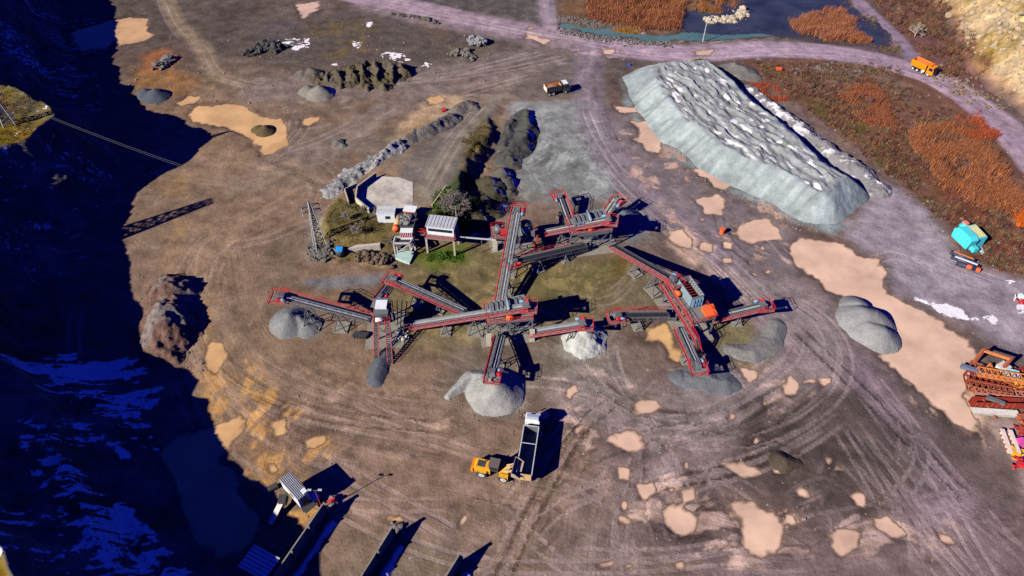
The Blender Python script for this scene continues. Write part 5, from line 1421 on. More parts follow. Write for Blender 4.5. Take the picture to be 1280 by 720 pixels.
# ------------------------------------------------------------------ vehicles (built pointing along +x)
def wheel(parent, x, y, r, w, rim=RIM, rr=.58):
    m = MB(); sg = 1 if y > 0 else -1
    n = 18; prof = ((0, .82), (.12, 1.0), (.88, 1.0), (1, .82))
    rings = []
    for t, k in prof:
        rings.append([(x + math.cos(6.2832*i/n)*r*k, y + (t - .5) * w, r + math.sin(6.2832*i/n)*r*k) for i in range(n)])
    vs = [p for q in rings for p in q]; fs = []
    for j in range(3):
        for i in range(n): fs.append((j*n + i, j*n + (i+1) % n, (j+1)*n + (i+1) % n, (j+1)*n + i))
    fs += [tuple(range(n)), tuple(range(3*n, 4*n))]
    m.add(vs, fs); t_ = part(parent, 'wheel', m, TYRE, smooth=False)
    m = MB(); m.tube((x, y + sg * (w/2 - .05), r), (x, y + sg * (w/2 + .03), r), r * rr, 14); m.tube((x, y + sg*w/2, r), (x, y + sg*(w/2 + .1), r), r*.2, 8)
    part(t_, 'rim', m, rim)
def cab_over(o, x0, x1, w, z0, z1, col, roofcol=None, lights=True, slope=.28):
    """flat-fronted cab from x0 (rear) to x1 (front)"""
    zm = z0 + (z1 - z0) * .48
    m = MB(); m.profile([(x0, z0), (x1, z0), (x1, zm), (x1 - slope, z1 - .12), (x1 - slope - .25, z1), (x0 + .1, z1), (x0, z1 - .15)], -w/2, w/2); cb = part(o, 'cab', m, col)
    m = MB(); e = .03
    m.hexa([(x1 - .06, -w/2 + .15, zm), (x1 + e, -w/2 + .15, zm + .02), (x1 + e, w/2 - .15, zm + .02), (x1 - .06, w/2 - .15, zm)],
           [(x1 - slope - .04, -w/2 + .2, z1 - .22), (x1 - slope + e + .05, -w/2 + .2, z1 - .22), (x1 - slope + e + .05, w/2 - .2, z1 - .22), (x1 - slope - .04, w/2 - .2, z1 - .22)])
    part(cb, 'windscreen', m, GLASS)
    for sg in (-1, 1):
        m = MB(); m.hexa([(x0 + .45, sg*(w/2 - .02), zm), (x1 - .2, sg*(w/2 - .02), zm), (x1 - .2, sg*(w/2 + .02), zm), (x0 + .45, sg*(w/2 + .02), zm)],
                         [(x0 + .45, sg*(w/2 - .02), z1 - .25), (x1 - slope - .15, sg*(w/2 - .02), z1 - .25), (x1 - slope - .15, sg*(w/2 + .02), z1 - .25), (x0 + .45, sg*(w/2 + .02), z1 - .25)])
        part(cb, 'side_window', m, GLASS)
        m = MB(); m.bar((x1 - .1, sg*w/2, zm + .6), (x1 + .15, sg*(w/2 + .3), zm + .6), .05); m.box((x1 + .15, sg*(w/2 + .3), zm + .35), (.1, .22, .6)); part(cb, 'mirror', m, DSTEEL)
        if lights:
            m = MB(); m.box((x1 + .03, sg*(w/2 - .35), z0 + .3), (.08, .4, .2)); part(cb, 'headlight', m, RIM)
    m = MB(); m.box((x1 + .05, 0, z0 + .02), (.2, w, .35)); part(cb, 'bumper', m, DSTEEL)
    return cb
def tipper_body(o, x0, x1, w, z0, z1, out, inn, tail=None, ribs=7, flare=.0, load=None, rib_mat=None):
    t = .09; m = MB()
    m.box(((x0+x1)/2, 0, z0), (x1 - x0, w * .92, .14))
    for sg in (-1, 1): m.hexa([(x0, sg*(w/2 - .12 - t), z0), (x1, sg*(w/2 - .12 - t), z0), (x1, sg*(w/2 - .12), z0), (x0, sg*(w/2 - .12), z0)],
                              [(x0, sg*(w/2 - t + flare), z1), (x1, sg*(w/2 - t + flare), z1), (x1, sg*(w/2 + flare), z1), (x0, sg*(w/2 + flare), z1)])
    m.box((x1 - t/2, 0, (z0+z1)/2 + .1), (t, w - .1, z1 - z0 + .2))
    b_ = part(o, 'tipper_body', m, out)
    m = MB()
    for i in range(ribs + 1):
        x = x0 + .1 + (x1 - x0 - .2) * i / ribs
        for sg in (-1, 1): m.bar((x, sg*(w/2 - .1), z0), (x, sg*(w/2 + .04 + flare), z1 - .05), .1, .12, (1,0,0))
    for sg in (-1, 1): m.box(((x0+x1)/2, sg*(w/2 - .03 + flare), z1 + .04), (x1 - x0, .16, .12))
    part(b_, 'body_ribs', m, rib_mat or out)
    m = MB(); m.quad((x0 + .1, -w/2 + .26, z0 + .09), (x1 - .12, -w/2 + .26, z0 + .09), (x1 - .12, w/2 - .26, z0 + .09), (x0 + .1, w/2 - .26, z0 + .09))
    m.quad((x1 - .11, -w/2 + .2, z0 + .09), (x1 - .11, w/2 - .2, z0 + .09), (x1 - .11, w/2 - .12, z1), (x1 - .11, -w/2 + .12, z1))
    for sg in (-1, 1): m.quad((x0 + .1, sg*(w/2 - .23), z0 + .09), (x1 - .12, sg*(w/2 - .23), z0 + .09), (x1 - .12, sg*(w/2 - .12), z1 - .02), (x0 + .1, sg*(w/2 - .12), z1 - .02))
    part(b_, 'inner_lining', m, inn)
    m = MB(); m.box((x0 - .05, 0, (z0+z1)/2 - .05), (.1, w - .06, z1 - z0 - .05)); tg = part(o, 'tailgate', m, tail or out)
    m = MB()
    for y in (-w/2 + .15, 0, w/2 - .15): m.box((x0 - .12, y, (z0+z1)/2 - .05), (.08, .1, z1 - z0 - .2))
    m.box((x0 - .12, 0, z1 - .15), (.08, w - .1, .1)); part(tg, 'tailgate_ribs', m, tail or out)
    if load is not None:
        m = MB(); rn = random.Random(4); k, j = 12, 6; vs = []; fs = []
        for a in range(k + 1):
            for c in range(j + 1):
                fx_, fy_ = a / k, c / j; z = z0 + .5 + (z1 - z0 - .3) * math.sin(math.pi * fx_) ** .6 * math.sin(math.pi * fy_) ** .6 * rn.uniform(.8, 1)
                vs.append((x0 + .12 + (x1 - x0 - .26) * fx_, (-w/2 + .18) + (w - .36) * fy_, z))
        for a in range(k):
            for c in range(j): fs.append((a*(j+1)+c, (a+1)*(j+1)+c, (a+1)*(j+1)+c+1, a*(j+1)+c+1))
        m.add(vs, fs); part(b_, 'load', m, load, smooth=True)
    return b_
def chassis(o, x0, x1, z=.85, mat=DSTEEL):
    m = MB()
    for sg in (-1, 1): m.box(((x0+x1)/2, sg*.42, z), (x1 - x0, .14, .3))
    for i in range(5): m.box((x0 + (x1-x0)*(i+.5)/5, 0, z), (.12, .8, .2))
    part(o, 'chassis', m, mat)
# --- articulated tipper lorry being loaded
R_, F_ = G(654.8, 592.5, 3.3), G(667.2, 514.5, 3.3)
dv = F_ - R_; Lt = math.hypot(dv.x, dv.y); rz = math.atan2(dv.y, dv.x)
o = thing('tipper_lorry', 'white articulated lorry with long empty steel tipper trailer being loaded', 'lorry', (R_.x, R_.y, 0.12), rz)
trl = Lt - 3.0
tipper_body(o, 0, trl, 2.6, 1.35, 3.25, paint_mat('pale_trailer_side', (190,186,186), .5, 0, .3), DKINT, BEIGE, 10, rib_mat=RIM)
m = MB(); m.bar((trl*.62, -1.25, 3.3), (trl*.62, 1.25, 3.3), .1, .1); part(o, 'cross_stay', m, RIM)
chassis(o, -.1, Lt - .3, .95)
for x in (.9, 2.15, 3.4): 
    for y in (-1.05, 1.05): wheel(o, x, y, .52, .42)
for x in (Lt - 3.7, Lt - 1.1):
    for y in (-1.05, 1.05): wheel(o, x, y, .52, .4)
cb = cab_over(o, Lt - 2.15, Lt, 2.5, .75, 3.35, WHITE)
m = MB(); m.hexa([(Lt - 2.1, -1.15, 3.36), (Lt - .6, -1.1, 3.36), (Lt - .6, 1.1, 3.36), (Lt - 2.1, 1.15, 3.36)], [(Lt - 2.1, -1.05, 3.95), (Lt - 1.5, -1.0, 3.8), (Lt - 1.5, 1.0, 3.8), (Lt - 2.1, 1.05, 3.95)]); part(cb, 'roof_deflector', m, WHITE)
m = MB(); m.box((Lt - .75, 0, 3.37), (.5, .75, .06)); part(cb, 'roof_hatch', m, GLASS)
m = MB(); m.box((Lt - 2.65, .9, 2.0), (.35, .3, 1.6)); part(o, 'air_stack', m, DSTEEL)
m = MB(); m.box((Lt - 2.5, -1.0, 2.5), (.3, .25, .35)); part(o, 'rear_lamp', m, RED)
for sg in (-1, 1):
    m = MB(); m.box((Lt - 2.6, sg*1.0, .85), (1.1, .5, .55)); part(o, 'side_tank', m, RIM)
# --- wheel loader
c0, c1 = G(605, 593.5, .75), G(632, 599.5, .75)
dv = c1 - c0; rz = math.atan2(dv.y, dv.x); mid = (c0 + c1) / 2; WB = math.hypot(dv.x, dv.y)
nrm = Vector((-math.sin(rz), math.cos(rz), 0))
mid = mid + nrm * 1.05 - Vector((dv.x, dv.y, 0)).normalized() * .35
o = thing('wheel_loader', 'yellow wheel loader lifting its bucket against the side of the lorry', 'loader', (mid.x, mid.y, .12), rz)
h_ = WB / 2
for x in (-h_, h_):
    for y in (-1.05, 1.05): wheel(o, x, y, .88, .64, RIM, .6)
m = MB(); m.profile([(-h_ - 1.6, .9), (-h_ - 1.5, 1.9), (-h_ - 1.2, 2.25), (-.5, 2.3), (-.5, .8), (-h_ - 1.2, .7)], -.85, .85); hd = part(o, 'engine_hood', m, YELLOW)
m = MB(); m.box((-h_ - .3, 0, 2.29), (1.3, 1.1, .08)); m.tube((-h_ + .3, .5, 2.2), (-h_ + .3, .5, 2.9), .09, 8); part(hd, 'grille', m, DSTEEL)
m = MB(); m.box((-h_ - 1.75, 0, 1.3), (.4, 2.1, .9)); part(o, 'counterweight', m, ORANGEY)
m = MB(); m.box((.05, 0, 2.55), (1.5, 1.5, 1.5)); cb = part(o, 'cab', m, DSTEEL)
m = MB()
for sx, sy in ((0, .765), (0, -.765)): m.box((.05, sy, 2.75), (1.2, .03, .9))
m.box((.815, 0, 2.7), (.03, 1.25, 1.0)); part(cb, 'cab_window', m, GLASS)
m = MB(); m.box((.05, 0, 3.36), (1.75, 1.7, .14)); part(cb, 'cab_roof', m, paint_mat('brown_cab_roof', (104,88,84), .6))
for sg in (-1, 1):
    m = MB(); m.box((h_, sg*1.05, 1.72), (1.5, .66, .12)); m.box((h_ + .75, sg*1.05, 1.5), (.1, .66, .45)); part(o, 'fender', m, YELLOW)
    m = MB(); m.box((-h_ + .1, sg*1.05, 1.72), (1.4, .6, .1)); part(o, 'fender', m, YELLOW)
m = MB(); m.profile([(.9, .6), (h_ + .9, .6), (h_ + .9, 1.4), (h_ + .2, 2.2), (.9, 1.6)], -.5, .5); part(o, 'front_frame', m, YELLOW)
bx = h_ + 1.75; bz = 3.35
for sg in (-1, 1):
    m = MB(); m.bar((h_ - .1, sg*.5, 2.1), (h_ + .9, sg*.6, 2.75), .22, .42); m.bar((h_ + .9, sg*.6, 2.75), (bx - .3, sg*.62, bz - .1), .2, .36); part(o, 'lift_arm', m, BEIGE)
m = MB(); m.bar((h_ + .1, 0, 2.2), (h_ + 1.0, 0, 3.4), .22, .3); m.tube((h_ + .3, 0, 1.9), (bx - .3, 0, bz + .5), .1, 8); part(o, 'tilt_link', m, BEIGE)
m = MB(); bw = 1.55
pr = [(bx - .35, bz - .35), (bx + .25, bz - .62), (bx + 1.1, bz - .35), (bx + .3, bz - .5), (bx - .2, bz - .2), (bx - .28, bz + .55), (bx - .4, bz + .6)]
pr2 = [(bx - .35, bz - .35), (bx + .25, bz - .62), (bx + 1.1, bz - .35), (bx + .2, bz + .6), (bx - .4, bz + .6)]
m.profile(pr, -bw, bw); m.profile(pr2, -bw - .06, -bw); m.profile(pr2, bw, bw + .06); part(o, 'bucket', m, paint_mat('worn_bucket', (186,160,142), .55, .2, .4))
# --- orange dump truck on the road
a_, b_ = G(1139.5, 82, 1.2), G(1166.5, 94, 1.2)
dv = b_ - a_; rz = math.atan2(dv.y, dv.x); c_ = GT(1139.5, 82)
o = thing('dump_truck', 'bright orange four axle dump truck driving on the pink road', 'dump truck', (a_.x - math.sin(rz)*1.1, a_.y + math.cos(rz)*1.1, .16), rz)
Lt = math.hypot(dv.x, dv.y)
ORLOAD = paint_mat('brown_dry_load', (176,120,70), .9)
tipper_body(o, -.3, Lt - 2.7, 2.6, 1.35, 3.0, ORANGEY, ORANGE, ORANGEY, 6, .1, None)
m = MB(); m.hexa([(Lt - 2.75, -1.25, 3.0), (Lt - 1.6, -1.15, 3.2), (Lt - 1.6, 1.15, 3.2), (Lt - 2.75, 1.25, 3.0)], [(Lt - 2.75, -1.25, 3.1), (Lt - 1.6, -1.15, 3.3), (Lt - 1.6, 1.15, 3.3), (Lt - 2.75, 1.25, 3.1)]); part(o, 'cab_shield', m, ORANGEY)
cab_over(o, Lt - 2.3, Lt - .3, 2.5, .7, 2.95, ORANGEY); chassis(o, -.2, Lt - .5)
for x in (.7, 2.05, Lt - 3.4, Lt - 1.5):
    for y in (-1.05, 1.05): wheel(o, x, y, .54, .42)
m = MB(); m.tube((Lt*.48, -1.1, .9), (Lt*.48 + .9, -1.1, .9), .32, 10); part(o, 'fuel_tank', m, RIM)
# --- older dump truck on the grey yard
a_, b_ = G(683.5, 117, 1.2), G(712, 112, 1.2)
dv = b_ - a_; rz = math.atan2(dv.y, dv.x)
o = thing('dump_truck', 'dark dump truck with white cab roof and pale tailgate on the grey yard', 'dump truck', (a_.x - math.sin(rz)*1.1, a_.y + math.cos(rz)*1.1, .16), rz)
Lt = math.hypot(dv.x, dv.y)
tipper_body(o, 0, Lt - 2.4, 2.6, 1.35, 2.85, DSTEEL, RUSTO, paint_mat('cream_tailgate', (226,206,186), .5), 6, 0, paint_mat('rusty_brown_load', (150,100,74), .9, 0, .5))
cab_over(o, Lt - 2.0, Lt, 2.45, .7, 3.0, DSTEEL); chassis(o, -.1, Lt - .3)
m = MB(); m.box((Lt - 1.15, 0, 3.06), (1.35, 2.2, .14)); part(o, 'cab_roof', m, WHITE)
for x in (.8, 2.1, Lt - 1.2):
    for y in (-1.05, 1.05): wheel(o, x, y, .54, .42)

# ------------------------------------------------------------------ turquoise crusher body and pipes
c = G(1207, 303, 0.2); rz = math.atan2(*(lambda q: (q.y, q.x))(G(1198,315,0) - G(1186,297,0)))
o = thing('scrap_crusher_housing', 'turquoise machine housing with beige top plate standing by the brown scrub', 'machine housing', (c.x, c.y, .15), rz + .25)
m = MB(); m.profile([(-2.3, .5), (2.3, .5), (2.6, 3.0), (1.6, 3.6), (-1.6, 3.6), (-2.6, 2.6)], -2.2, -.3); bd = part(o, 'housing', m, TURQ)
m = MB()
for i in range(4): m.box((-1.7 + i*1.1, -2.24, 1.9), (.12, .12, 2.4))
part(bd, 'stiffeners', m, TURQ)
m = MB(); m.profile([(-1.9, .3), (2.1, .3), (2.1, 2.9), (-1.9, 3.3)], -.3, 2.4); part(o, 'drive_case', m, TURQ)
m = MB(); m.hexa([(-1.7,-.2,3.3),(1.9,-.2,3.0),(1.9,2.2,3.0),(-1.7,2.2,3.3)], [(-1.7,-.2,3.42),(1.9,-.2,3.12),(1.9,2.2,3.12),(-1.7,2.2,3.42)]); part(o, 'top_plate', m, paint_mat('beige_plate', (214,206,150), .6, 0, .3))
m = MB(); m.tube((-2.6, 1.2, 1.6), (-4.0, 1.4, 1.6), 1.0, 12, .8); part(o, 'feed_throat', m, TURQ, smooth=True)
m = MB(); m.box((-3.4, 1.4, 2.7), (1.2, 1.0, .3)); part(o, 'throat_cap', m, paint_mat('salmon_cap', (226,130,110), .6))
m = MB(); m.box((2.9, -.6, .8), (1.3, 1.2, 1.1)); part(o, 'foot_box', m, TURQ)
m = MB(); m.hexa([G(1222,310,.2), G(1226,308,.2), G(1231,316,.2), G(1227,319,.2)], [G(1222,309,.35), G(1226,307,.35), G(1231,315,.35), G(1227,318,.35)])
solo('steel_sheet', 'pale blue sheet lying on the ground behind the turquoise housing', 'sheet', m, paint_mat('pale_blue_sheet', (190,214,224), .6))
PIPES = [((1188,315),(1219,327),.55,RUSTO,'black pipe section with an orange stripe, nearest the turquoise housing'),
         ((1189,321),(1224,334),.5,WHITE,'black pipe section with a white stripe, middle of the three pipes'),
         ((1196,329),(1225,338),.5,ORANGE,'black pipe section with two orange patches, nearest the gravel')]
for a, b, r, cm, lb in PIPES:
    A_, B_ = G(*a, r + .1), G(*b, r + .1); o = thing('pipe_section', lb, 'pipe', (A_.x, A_.y, .1), 0, 'pipe sections beside the turquoise housing')
    m = MB(); m.tube(A_, B_, r, 12); part(o, 'pipe_shell', m, paint_mat('tarred_pipe', (38,44,74), .5), True, True)
    m = MB(); d_ = B_ - A_
    if cm is ORANGE:
        m.tube(A_ + d_*.42, A_ + d_*.62, r*1.04, 12); m.tube(A_ + d_*.82, A_ + d_*.99, r*1.04, 12)
    else: m.bar(A_ + d_*.1 + Vector((0,-.05,r)), A_ + d_*.9 + Vector((0,-.05,r)), .38, .12)
    part(o, 'colour_band', m, cm, True)

# ------------------------------------------------------------------ scrap yard at the right edge
o = thing('portal_frame', 'rusty portal frame standing over the scrap at the right edge', 'steel frame', G(1246,470,.1))
A_, B_ = G(1229,438,4.6), G(1263,449,4.6)
m = MB(); m.bar(A_, B_, .4, .4); part(o, 'beam', m, RUSTO, True)
for q in (A_, B_):
    m = MB(); m.bar((q.x, q.y, .1), q + Vector((0,0,.4)), .5); part(o, 'post', m, RUST, True)
def lattice(name, label, p, q, w, h, mat, n=8, group='rusty lattice sections in the scrap yard', ph=(.3, .3)):
    P_, Q_ = G(*p, ph[0]), G(*q, ph[1]); d_ = (Q_ - P_); Ln = d_.length; d_.normalize(); nn = Vector((-d_.y, d_.x, 0)).normalized(); m = MB()
    at = lambda s, t, z: P_ + d_*s + nn*t + Vector((0,0,z))
    for t in (0, w):
        for z in (0, h): m.bar(at(0,t,z), at(Ln,t,z), .17)
    for i in range(n + 1):
        s_ = Ln * i / n
        m.bar(at(s_,0,0), at(s_,w,0), .12); m.bar(at(s_,0,h), at(s_,w,h), .13); m.bar(at(s_,0,0), at(s_,0,h), .12); m.bar(at(s_,w,0), at(s_,w,h), .12)
        if i < n:
            s1 = Ln*(i+1)/n; m.bar(at(s_,0,h), at(s1,w,h), .1); m.bar(at(s_,0,0), at(s1,0,h), .1)
    return solo(name, label, 'steel lattice', m, mat, group=group)
lattice('steel_lattice', 'longest rusty lattice section lying across the scrap pile', (1208,462), (1268,489), 1.6, 1.2, RUST, 9)
lattice('steel_lattice', 'dark red lattice section lying lowest in the scrap pile', (1206,478), (1275,492), 1.8, 1.2, MAROON, 9, ph=(.2,.2))
lattice('steel_lattice', 'orange red lattice section sticking out towards the muddy pond', (1209,488), (1262,498), 1.5, 1.3, RUST, 7)
lattice('steel_lattice', 'brown lattice section stacked on top of the others', (1222,470), (1282,480), 1.4, 1.0, RUSTO, 8, ph=(1.6,1.6))
lattice('steel_lattice', 'thin pinkish lattice section in front of the grey beam', (1218,494), (1284,500), 1.2, .8, paint_mat('faded_red', (190,120,104), .7, 0, .4), 9, ph=(.2,.2))
m = MB(); m.bar(G(1201,457,1.4), G(1241,471,1.6), .7, .8); solo('steel_beam', 'blue grey box beam pointing to the pond from the top of the scrap', 'beam', m, paint_mat('blue_grey_beam', (98,104,130), .5, 0, .4))
m = MB(); m.bar(G(1233,496,1.6), G(1256,505,1.6), .7, .5); solo('steel_beam', 'short pale grey beam lying above the dark red box', 'beam', m, STEEL)
m = MB(); a_ = G(1243,470,1.2)
for p, q in (((1226,466),(1238,455)), ((1238,455),(1243,468)), ((1243,468),(1230,470)), ((1230,462),(1241,462))): m.bar(G(*p,1.6), G(*q,1.9), .35)
solo('orange_frame', 'orange triangular steel frame inside the rusty portal', 'steel frame', m, RUSTO)
m = MB(); c = G(1248,466,.2); m.box(c + Vector((0,0,1.0)), (2.0,1.6,2.0), Matrix.Rotation(.5,3,'Z')); m.box(c + Vector((0,0,2.05)), (2.2,1.8,.1), Matrix.Rotation(.5,3,'Z')); solo('metal_cabinet', 'off white cabinet under the rusty portal', 'cabinet', m, paint_mat('off_white', (206,194,188), .6))
m = MB(); c = G(1259,474,.2); m.box(c + Vector((0,0,.9)), (2.2,1.8,1.8), Matrix.Rotation(-.4,3,'Z')); m.box(c + Vector((0,0,1.86)), (2.4,2.0,.1), Matrix.Rotation(-.4,3,'Z')); solo('metal_cabinet', 'pale blue cabinet at the right foot of the rusty portal', 'cabinet', m, paint_mat('ice_blue', (166,218,226), .5))
m = MB()
for i in range(3):
    m.bar(G(1266,486 - i*4,1.2), G(1292,482 - i*4,1.4), .3); m.bar(G(1268 + i*8,490,.4), G(1270 + i*8,476,1.8), .28)
solo('yellow_frame', 'ochre yellow steel frame at the right border of the scrap pile', 'steel frame', m, paint_mat('ochre_steel', (226,150,40), .6, 0, .4))
o = thing('steel_trough', 'long oxide red trough lying along the front of the scrap pile', 'trough', G(1245,512,.1))
A_, B_ = G(1216,506,.9), G(1282,508,.9); d_ = (B_-A_).normalized(); nn = Vector((-d_.y,d_.x,0))
m = MB(); m.bar(A_, B_, .12, 1.6); m.bar(A_ + nn*1.2, B_ + nn*1.2, .12, 1.6); m.bar(A_ + nn*.6 - Vector((0,0,.7)), B_ + nn*.6 - Vector((0,0,.7)), 1.2, .12); part(o, 'trough_shell', m, MAROON, True)
m = MB()
for i in range(8): m.bar(A_ + d_*(i+.5)*.95 - nn*.1 + Vector((0,0,.7)), A_ + d_*(i+.5)*.95 - nn*.1 - Vector((0,0,.7)), .1)
part(o, 'ribs', m, RUST, True)
m = MB(); A_, B_ = G(1216,515,.5), G(1270,519,.5); m.hexa([A_ + Vector((.6,-.3,-.4)), B_ + Vector((-.2,-.3,-.4)), B_ + Vector((0,.7,-.4)), A_ + Vector((.6,.7,-.4))], [A_ + Vector((-.4,-.5,.4)), B_ + Vector((.4,-.5,.4)), B_ + Vector((.4,.8,.4)), A_ + Vector((-.4,.8,.4))])
solo('steel_hull', 'long whitish steel tray in front of the oxide red trough', 'tray', m, paint_mat('chalky_paint', (222,206,196), .6, 0, .4))
m = MB(); m.bar(G(1228,498,1.0), G(1246,524,.4), .22); solo('steel_rod', 'thin rusty rod leaning over the whitish tray', 'rod', m, RUST)
o = thing('trailer_chassis', 'pinkish white twin beam chassis lying near the lower right scrap', 'chassis', G(1258,550,.1))
A_, B_ = G(1252,537,.8), G(1263,566,.8); d_ = (B_-A_).normalized(); nn = Vector((-d_.y,d_.x,0))
for t in (0, 1.3):
    m = MB(); m.bar(A_ + nn*t, B_ + nn*t, .65, .6); part(o, 'beam', m, paint_mat('pinkish_white', (232,200,190), .6, 0, .3), True)
m = MB()
for i in range(5): m.bar(A_ + d_*(.4 + i*.9) - nn*.6, A_ + d_*(.4+i*.9) + nn*1.9, .2)
part(o, 'cross_bars', m, RUST, True)
m = MB(); rd_ = random.Random(17)
c = G(1272,555,.1); m.hexa([c + Vector(v) for v in ((-.9,-.8,0),(.9,-.7,0),(1.0,.8,0),(-.8,.9,0))], [c + Vector(v) for v in ((-.6,-.6,1.2),(.7,-.5,1.0),(.6,.6,1.3),(-.5,.5,1.1))]); solo('plastic_bin', 'magenta plastic container among the scrap', 'container', m, PINK)
for k_, (px_, py_, cm, lb, sc_) in enumerate(((1268,568,YELLOW,'yellow frame of a small machine at the lower right edge',1.0), (1274,582,RED,'red machine remains lying below the yellow frame',.9), (1275,524,RUST,'rusty bundle of angle iron right of the whitish tray',1.2), (1276,539,REDDULL,'dark red gear case between the tray and the magenta container',.8), (1274,466,MAROON,'maroon steel scrap behind the ochre yellow frame',1.0), (1275,372,WHITE,'white scrap panels at the right edge above the track',.9), (1277,378,RED,'small red scrap block below the white panels',.6))):
    c = G(px_, py_, .2); m = MB()
    for i in range(9):
        p = c + Vector((rd_.uniform(-1.3,1.3), rd_.uniform(-.9,.9), rd_.uniform(0,.7))) * sc_; q = p + Vector((rd_.uniform(-1.4,1.4), rd_.uniform(-1,1), rd_.uniform(-.1,.7))) * sc_
        m.bar(p, q, rd_.uniform(.14,.35))
    m.box(c + Vector((0,0,.45*sc_)), (1.2*sc_, .9*sc_, .8*sc_), Matrix.Rotation(rd_.uniform(0,3),3,'Z')); solo('scrap_metal', lb, 'scrap metal', m, cm)

# ------------------------------------------------------------------ lower left: cabin on stilts, walls, shed
corners = [G(350,600.6,4.2), G(362.5,590,4.2), G(384,614,4.2), G(372.5,626,4.2)]
cen = sum(corners, Vector()) / 4; d_ = (corners[3] - corners[0]); rz = math.atan2(d_.y, d_.x)
o = hut('site_cabin', 'cabin on stilts with ribbed pale roof beside the cliff shadow', 'cabin', (367.3,607.6), 2.6, (d_.length, (corners[1]-corners[0]).length), rz, .12, WHITE, SHEET, ribs=7, stilts=1.6, over=.05)
lx, ly = d_.length, (corners[1]-corners[0]).length
m = MB(); m.box((lx/2 - .5, ly/2 - .4, 4.35), (.9, .7, .45)); part(o, 'air_unit', m, WHITE)
m = MB(); m.box((lx/2 + .6, 0, 1.5), (1.2, ly, .12)); part(o, 'porch', m, DSTEEL)
m = MB(); c = G(392,623,.9); m.box(c, (1.6,1.2,1.2), Matrix.Rotation(.6,3,'Z')); m.box(c + Vector((0,0,.65)), (1.8,1.4,.1), Matrix.Rotation(.6,3,'Z')); solo('blue_crate', 'blue lidded crate in the shade of the cabin', 'crate', m, paint_mat('pale_crate', (180,196,226), .5))
m = MB(); A_, B_ = G(335,612,.6), G(347,606,.7); m.tube(A_, B_, .5, 10); solo('steel_drum', 'dark drum lying left of the cabin on stilts', 'drum', m, DSTEEL)
o = thing('chute', 'pale narrow chute running from the cabin down into the shadow', 'chute', G(344,640,.1))
A_, B_ = G(351,629,1.6), G(338,655,.5)
m = MB(); m.bar(A_, B_, .9, .2); part(o, 'trough', m, paint_mat('pale_chute', (206,198,190), .6, 0, .4), True)
m = MB(); m.box(A_ + Vector((.3,.5,.2)), (1.2,1.4,1.3)); part(o, 'intake', m, DSTEEL, True)
WALLS = [((405,627.5),(352,704.5),(300,780),'longest dark partition wall, beside the cabin on stilts'), ((491,657),(452,719),(420,770),'middle one of the three dark partition walls at the bottom'), ((576,690),(556,722),(530,765),'shortest dark partition wall, rightmost at the bottom')]
for k_, (a, b, c, lb) in enumerate(WALLS):
    A_, B_ = G(*a, 3.3), G(*b, 3.3); d_ = (B_ - A_); B_ = A_ + d_.normalized() * 36; d_ = (B_ - A_).normalized(); nn = Vector((d_.y, -d_.x, 0))
    if nn.x < 0: nn = -nn
    o = thing('partition_wall', lb, 'wall', (A_.x, A_.y, 0), 0, 'concrete partition walls of the storage bays')
    m = MB(); m.bar(A_ - Vector((0,0,1.7)), B_ - Vector((0,0,1.7)), .2, 3.4); part(o, 'wall_panel', m, CONCD, True)
    m = MB()
    for i in range(9): p = A_ + d_ * (.2 + i*4.2) + nn*.25; m.bar((p.x,p.y,0), p, .25)
    part(o, 'buttresses', m, CONCD, True)
    X2, Y2 = None, None
    aa, bb = A_ + nn*1.9 + d_*1.0, B_ + nn*1.9
    gx_, gy_ = np.meshgrid(np.arange(min(aa.x,bb.x) - 3, max(aa.x,bb.x) + 3, .25), np.arange(min(aa.y,bb.y) - 3, max(aa.y,bb.y) + 3, .25))
    U_, V_ = line_uv(gx_, gy_, [(aa.x,aa.y),(bb.x,bb.y)])
    Hh = .5 - .75 * np.abs(U_ + .5*fbm(gx_,gy_,3,3,1200+k_)) + .45*fbm(gx_,gy_,1.4,4,1210+k_,.65); Hh = np.where((V_ > .05) & (V_ < 34), Hh, -1)
    heap_mesh('snow_bank', ('long snow bank in the shade of the wall by the cabin', 'snow bank along the shaded foot of the middle partition wall', 'snow bank at the foot of the rightmost partition wall')[k_], 'snow bank', gx_, gy_, Hh, np.array((.7,.72,.76)), HEAP_FINE, None, 'snow banks under the partition walls')
    if k_ < 2: rubble('stone_heap', ('stones and red scrap at the far end of the longest partition wall', 'pale stones at the far end of the middle partition wall')[k_], 'rock heap', [((412,630),(418,634)), ((493,658),(499,664))][k_], 16, .3, .6, (150,136,126), 1.2, .5, 60 + k_)
m = MB(); c = G(413,628,.6); m.box(c, (1.0,.7,.7), Matrix.Rotation(.4,3,'Z')); m.box(c + Vector((.5,.2,.3)), (.5,.5,.9)); solo('red_pump', 'small red pump at the far end of the longest partition wall', 'pump', m, RED)
o = thing('lamp_post', 'thin rusty lamp post with two arms at the end of the longest partition wall', 'lamp post', G(403.5,636,.1))
p = G(404,638,.1); tp = Vector((p.x, p.y, 6.6)); m = MB(); m.tube(p, tp, .1, 8, .06); part(o, 'post', m, REDDULL, True)
for sg in (-1, 1):
    m = MB(); q = tp + Vector((sg*.8, 0, .25)); m.bar(tp, q, .07); l_ = part(o, 'arm', m, STEEL, True)
    m = MB(); m.box(q, (.6, .28, .14)); part(l_, 'lamp_head', m, RIM, True)
c4 = [G(299,698,3), G(318,690,3), G(346,706,3), G(331,718,3)]; d_ = c4[2] - c4[1]
o = hut('metal_shed', 'shed with pale sheet roof standing in deep shade at lower left', 'shed', (324,703), 3, (4.6, 3.4), -.45, .1, paint_mat('dim_shed_wall', (150,150,156), .6), paint_mat('pale_shed_roof', (214,216,222), .5), ribs=6, window=False)

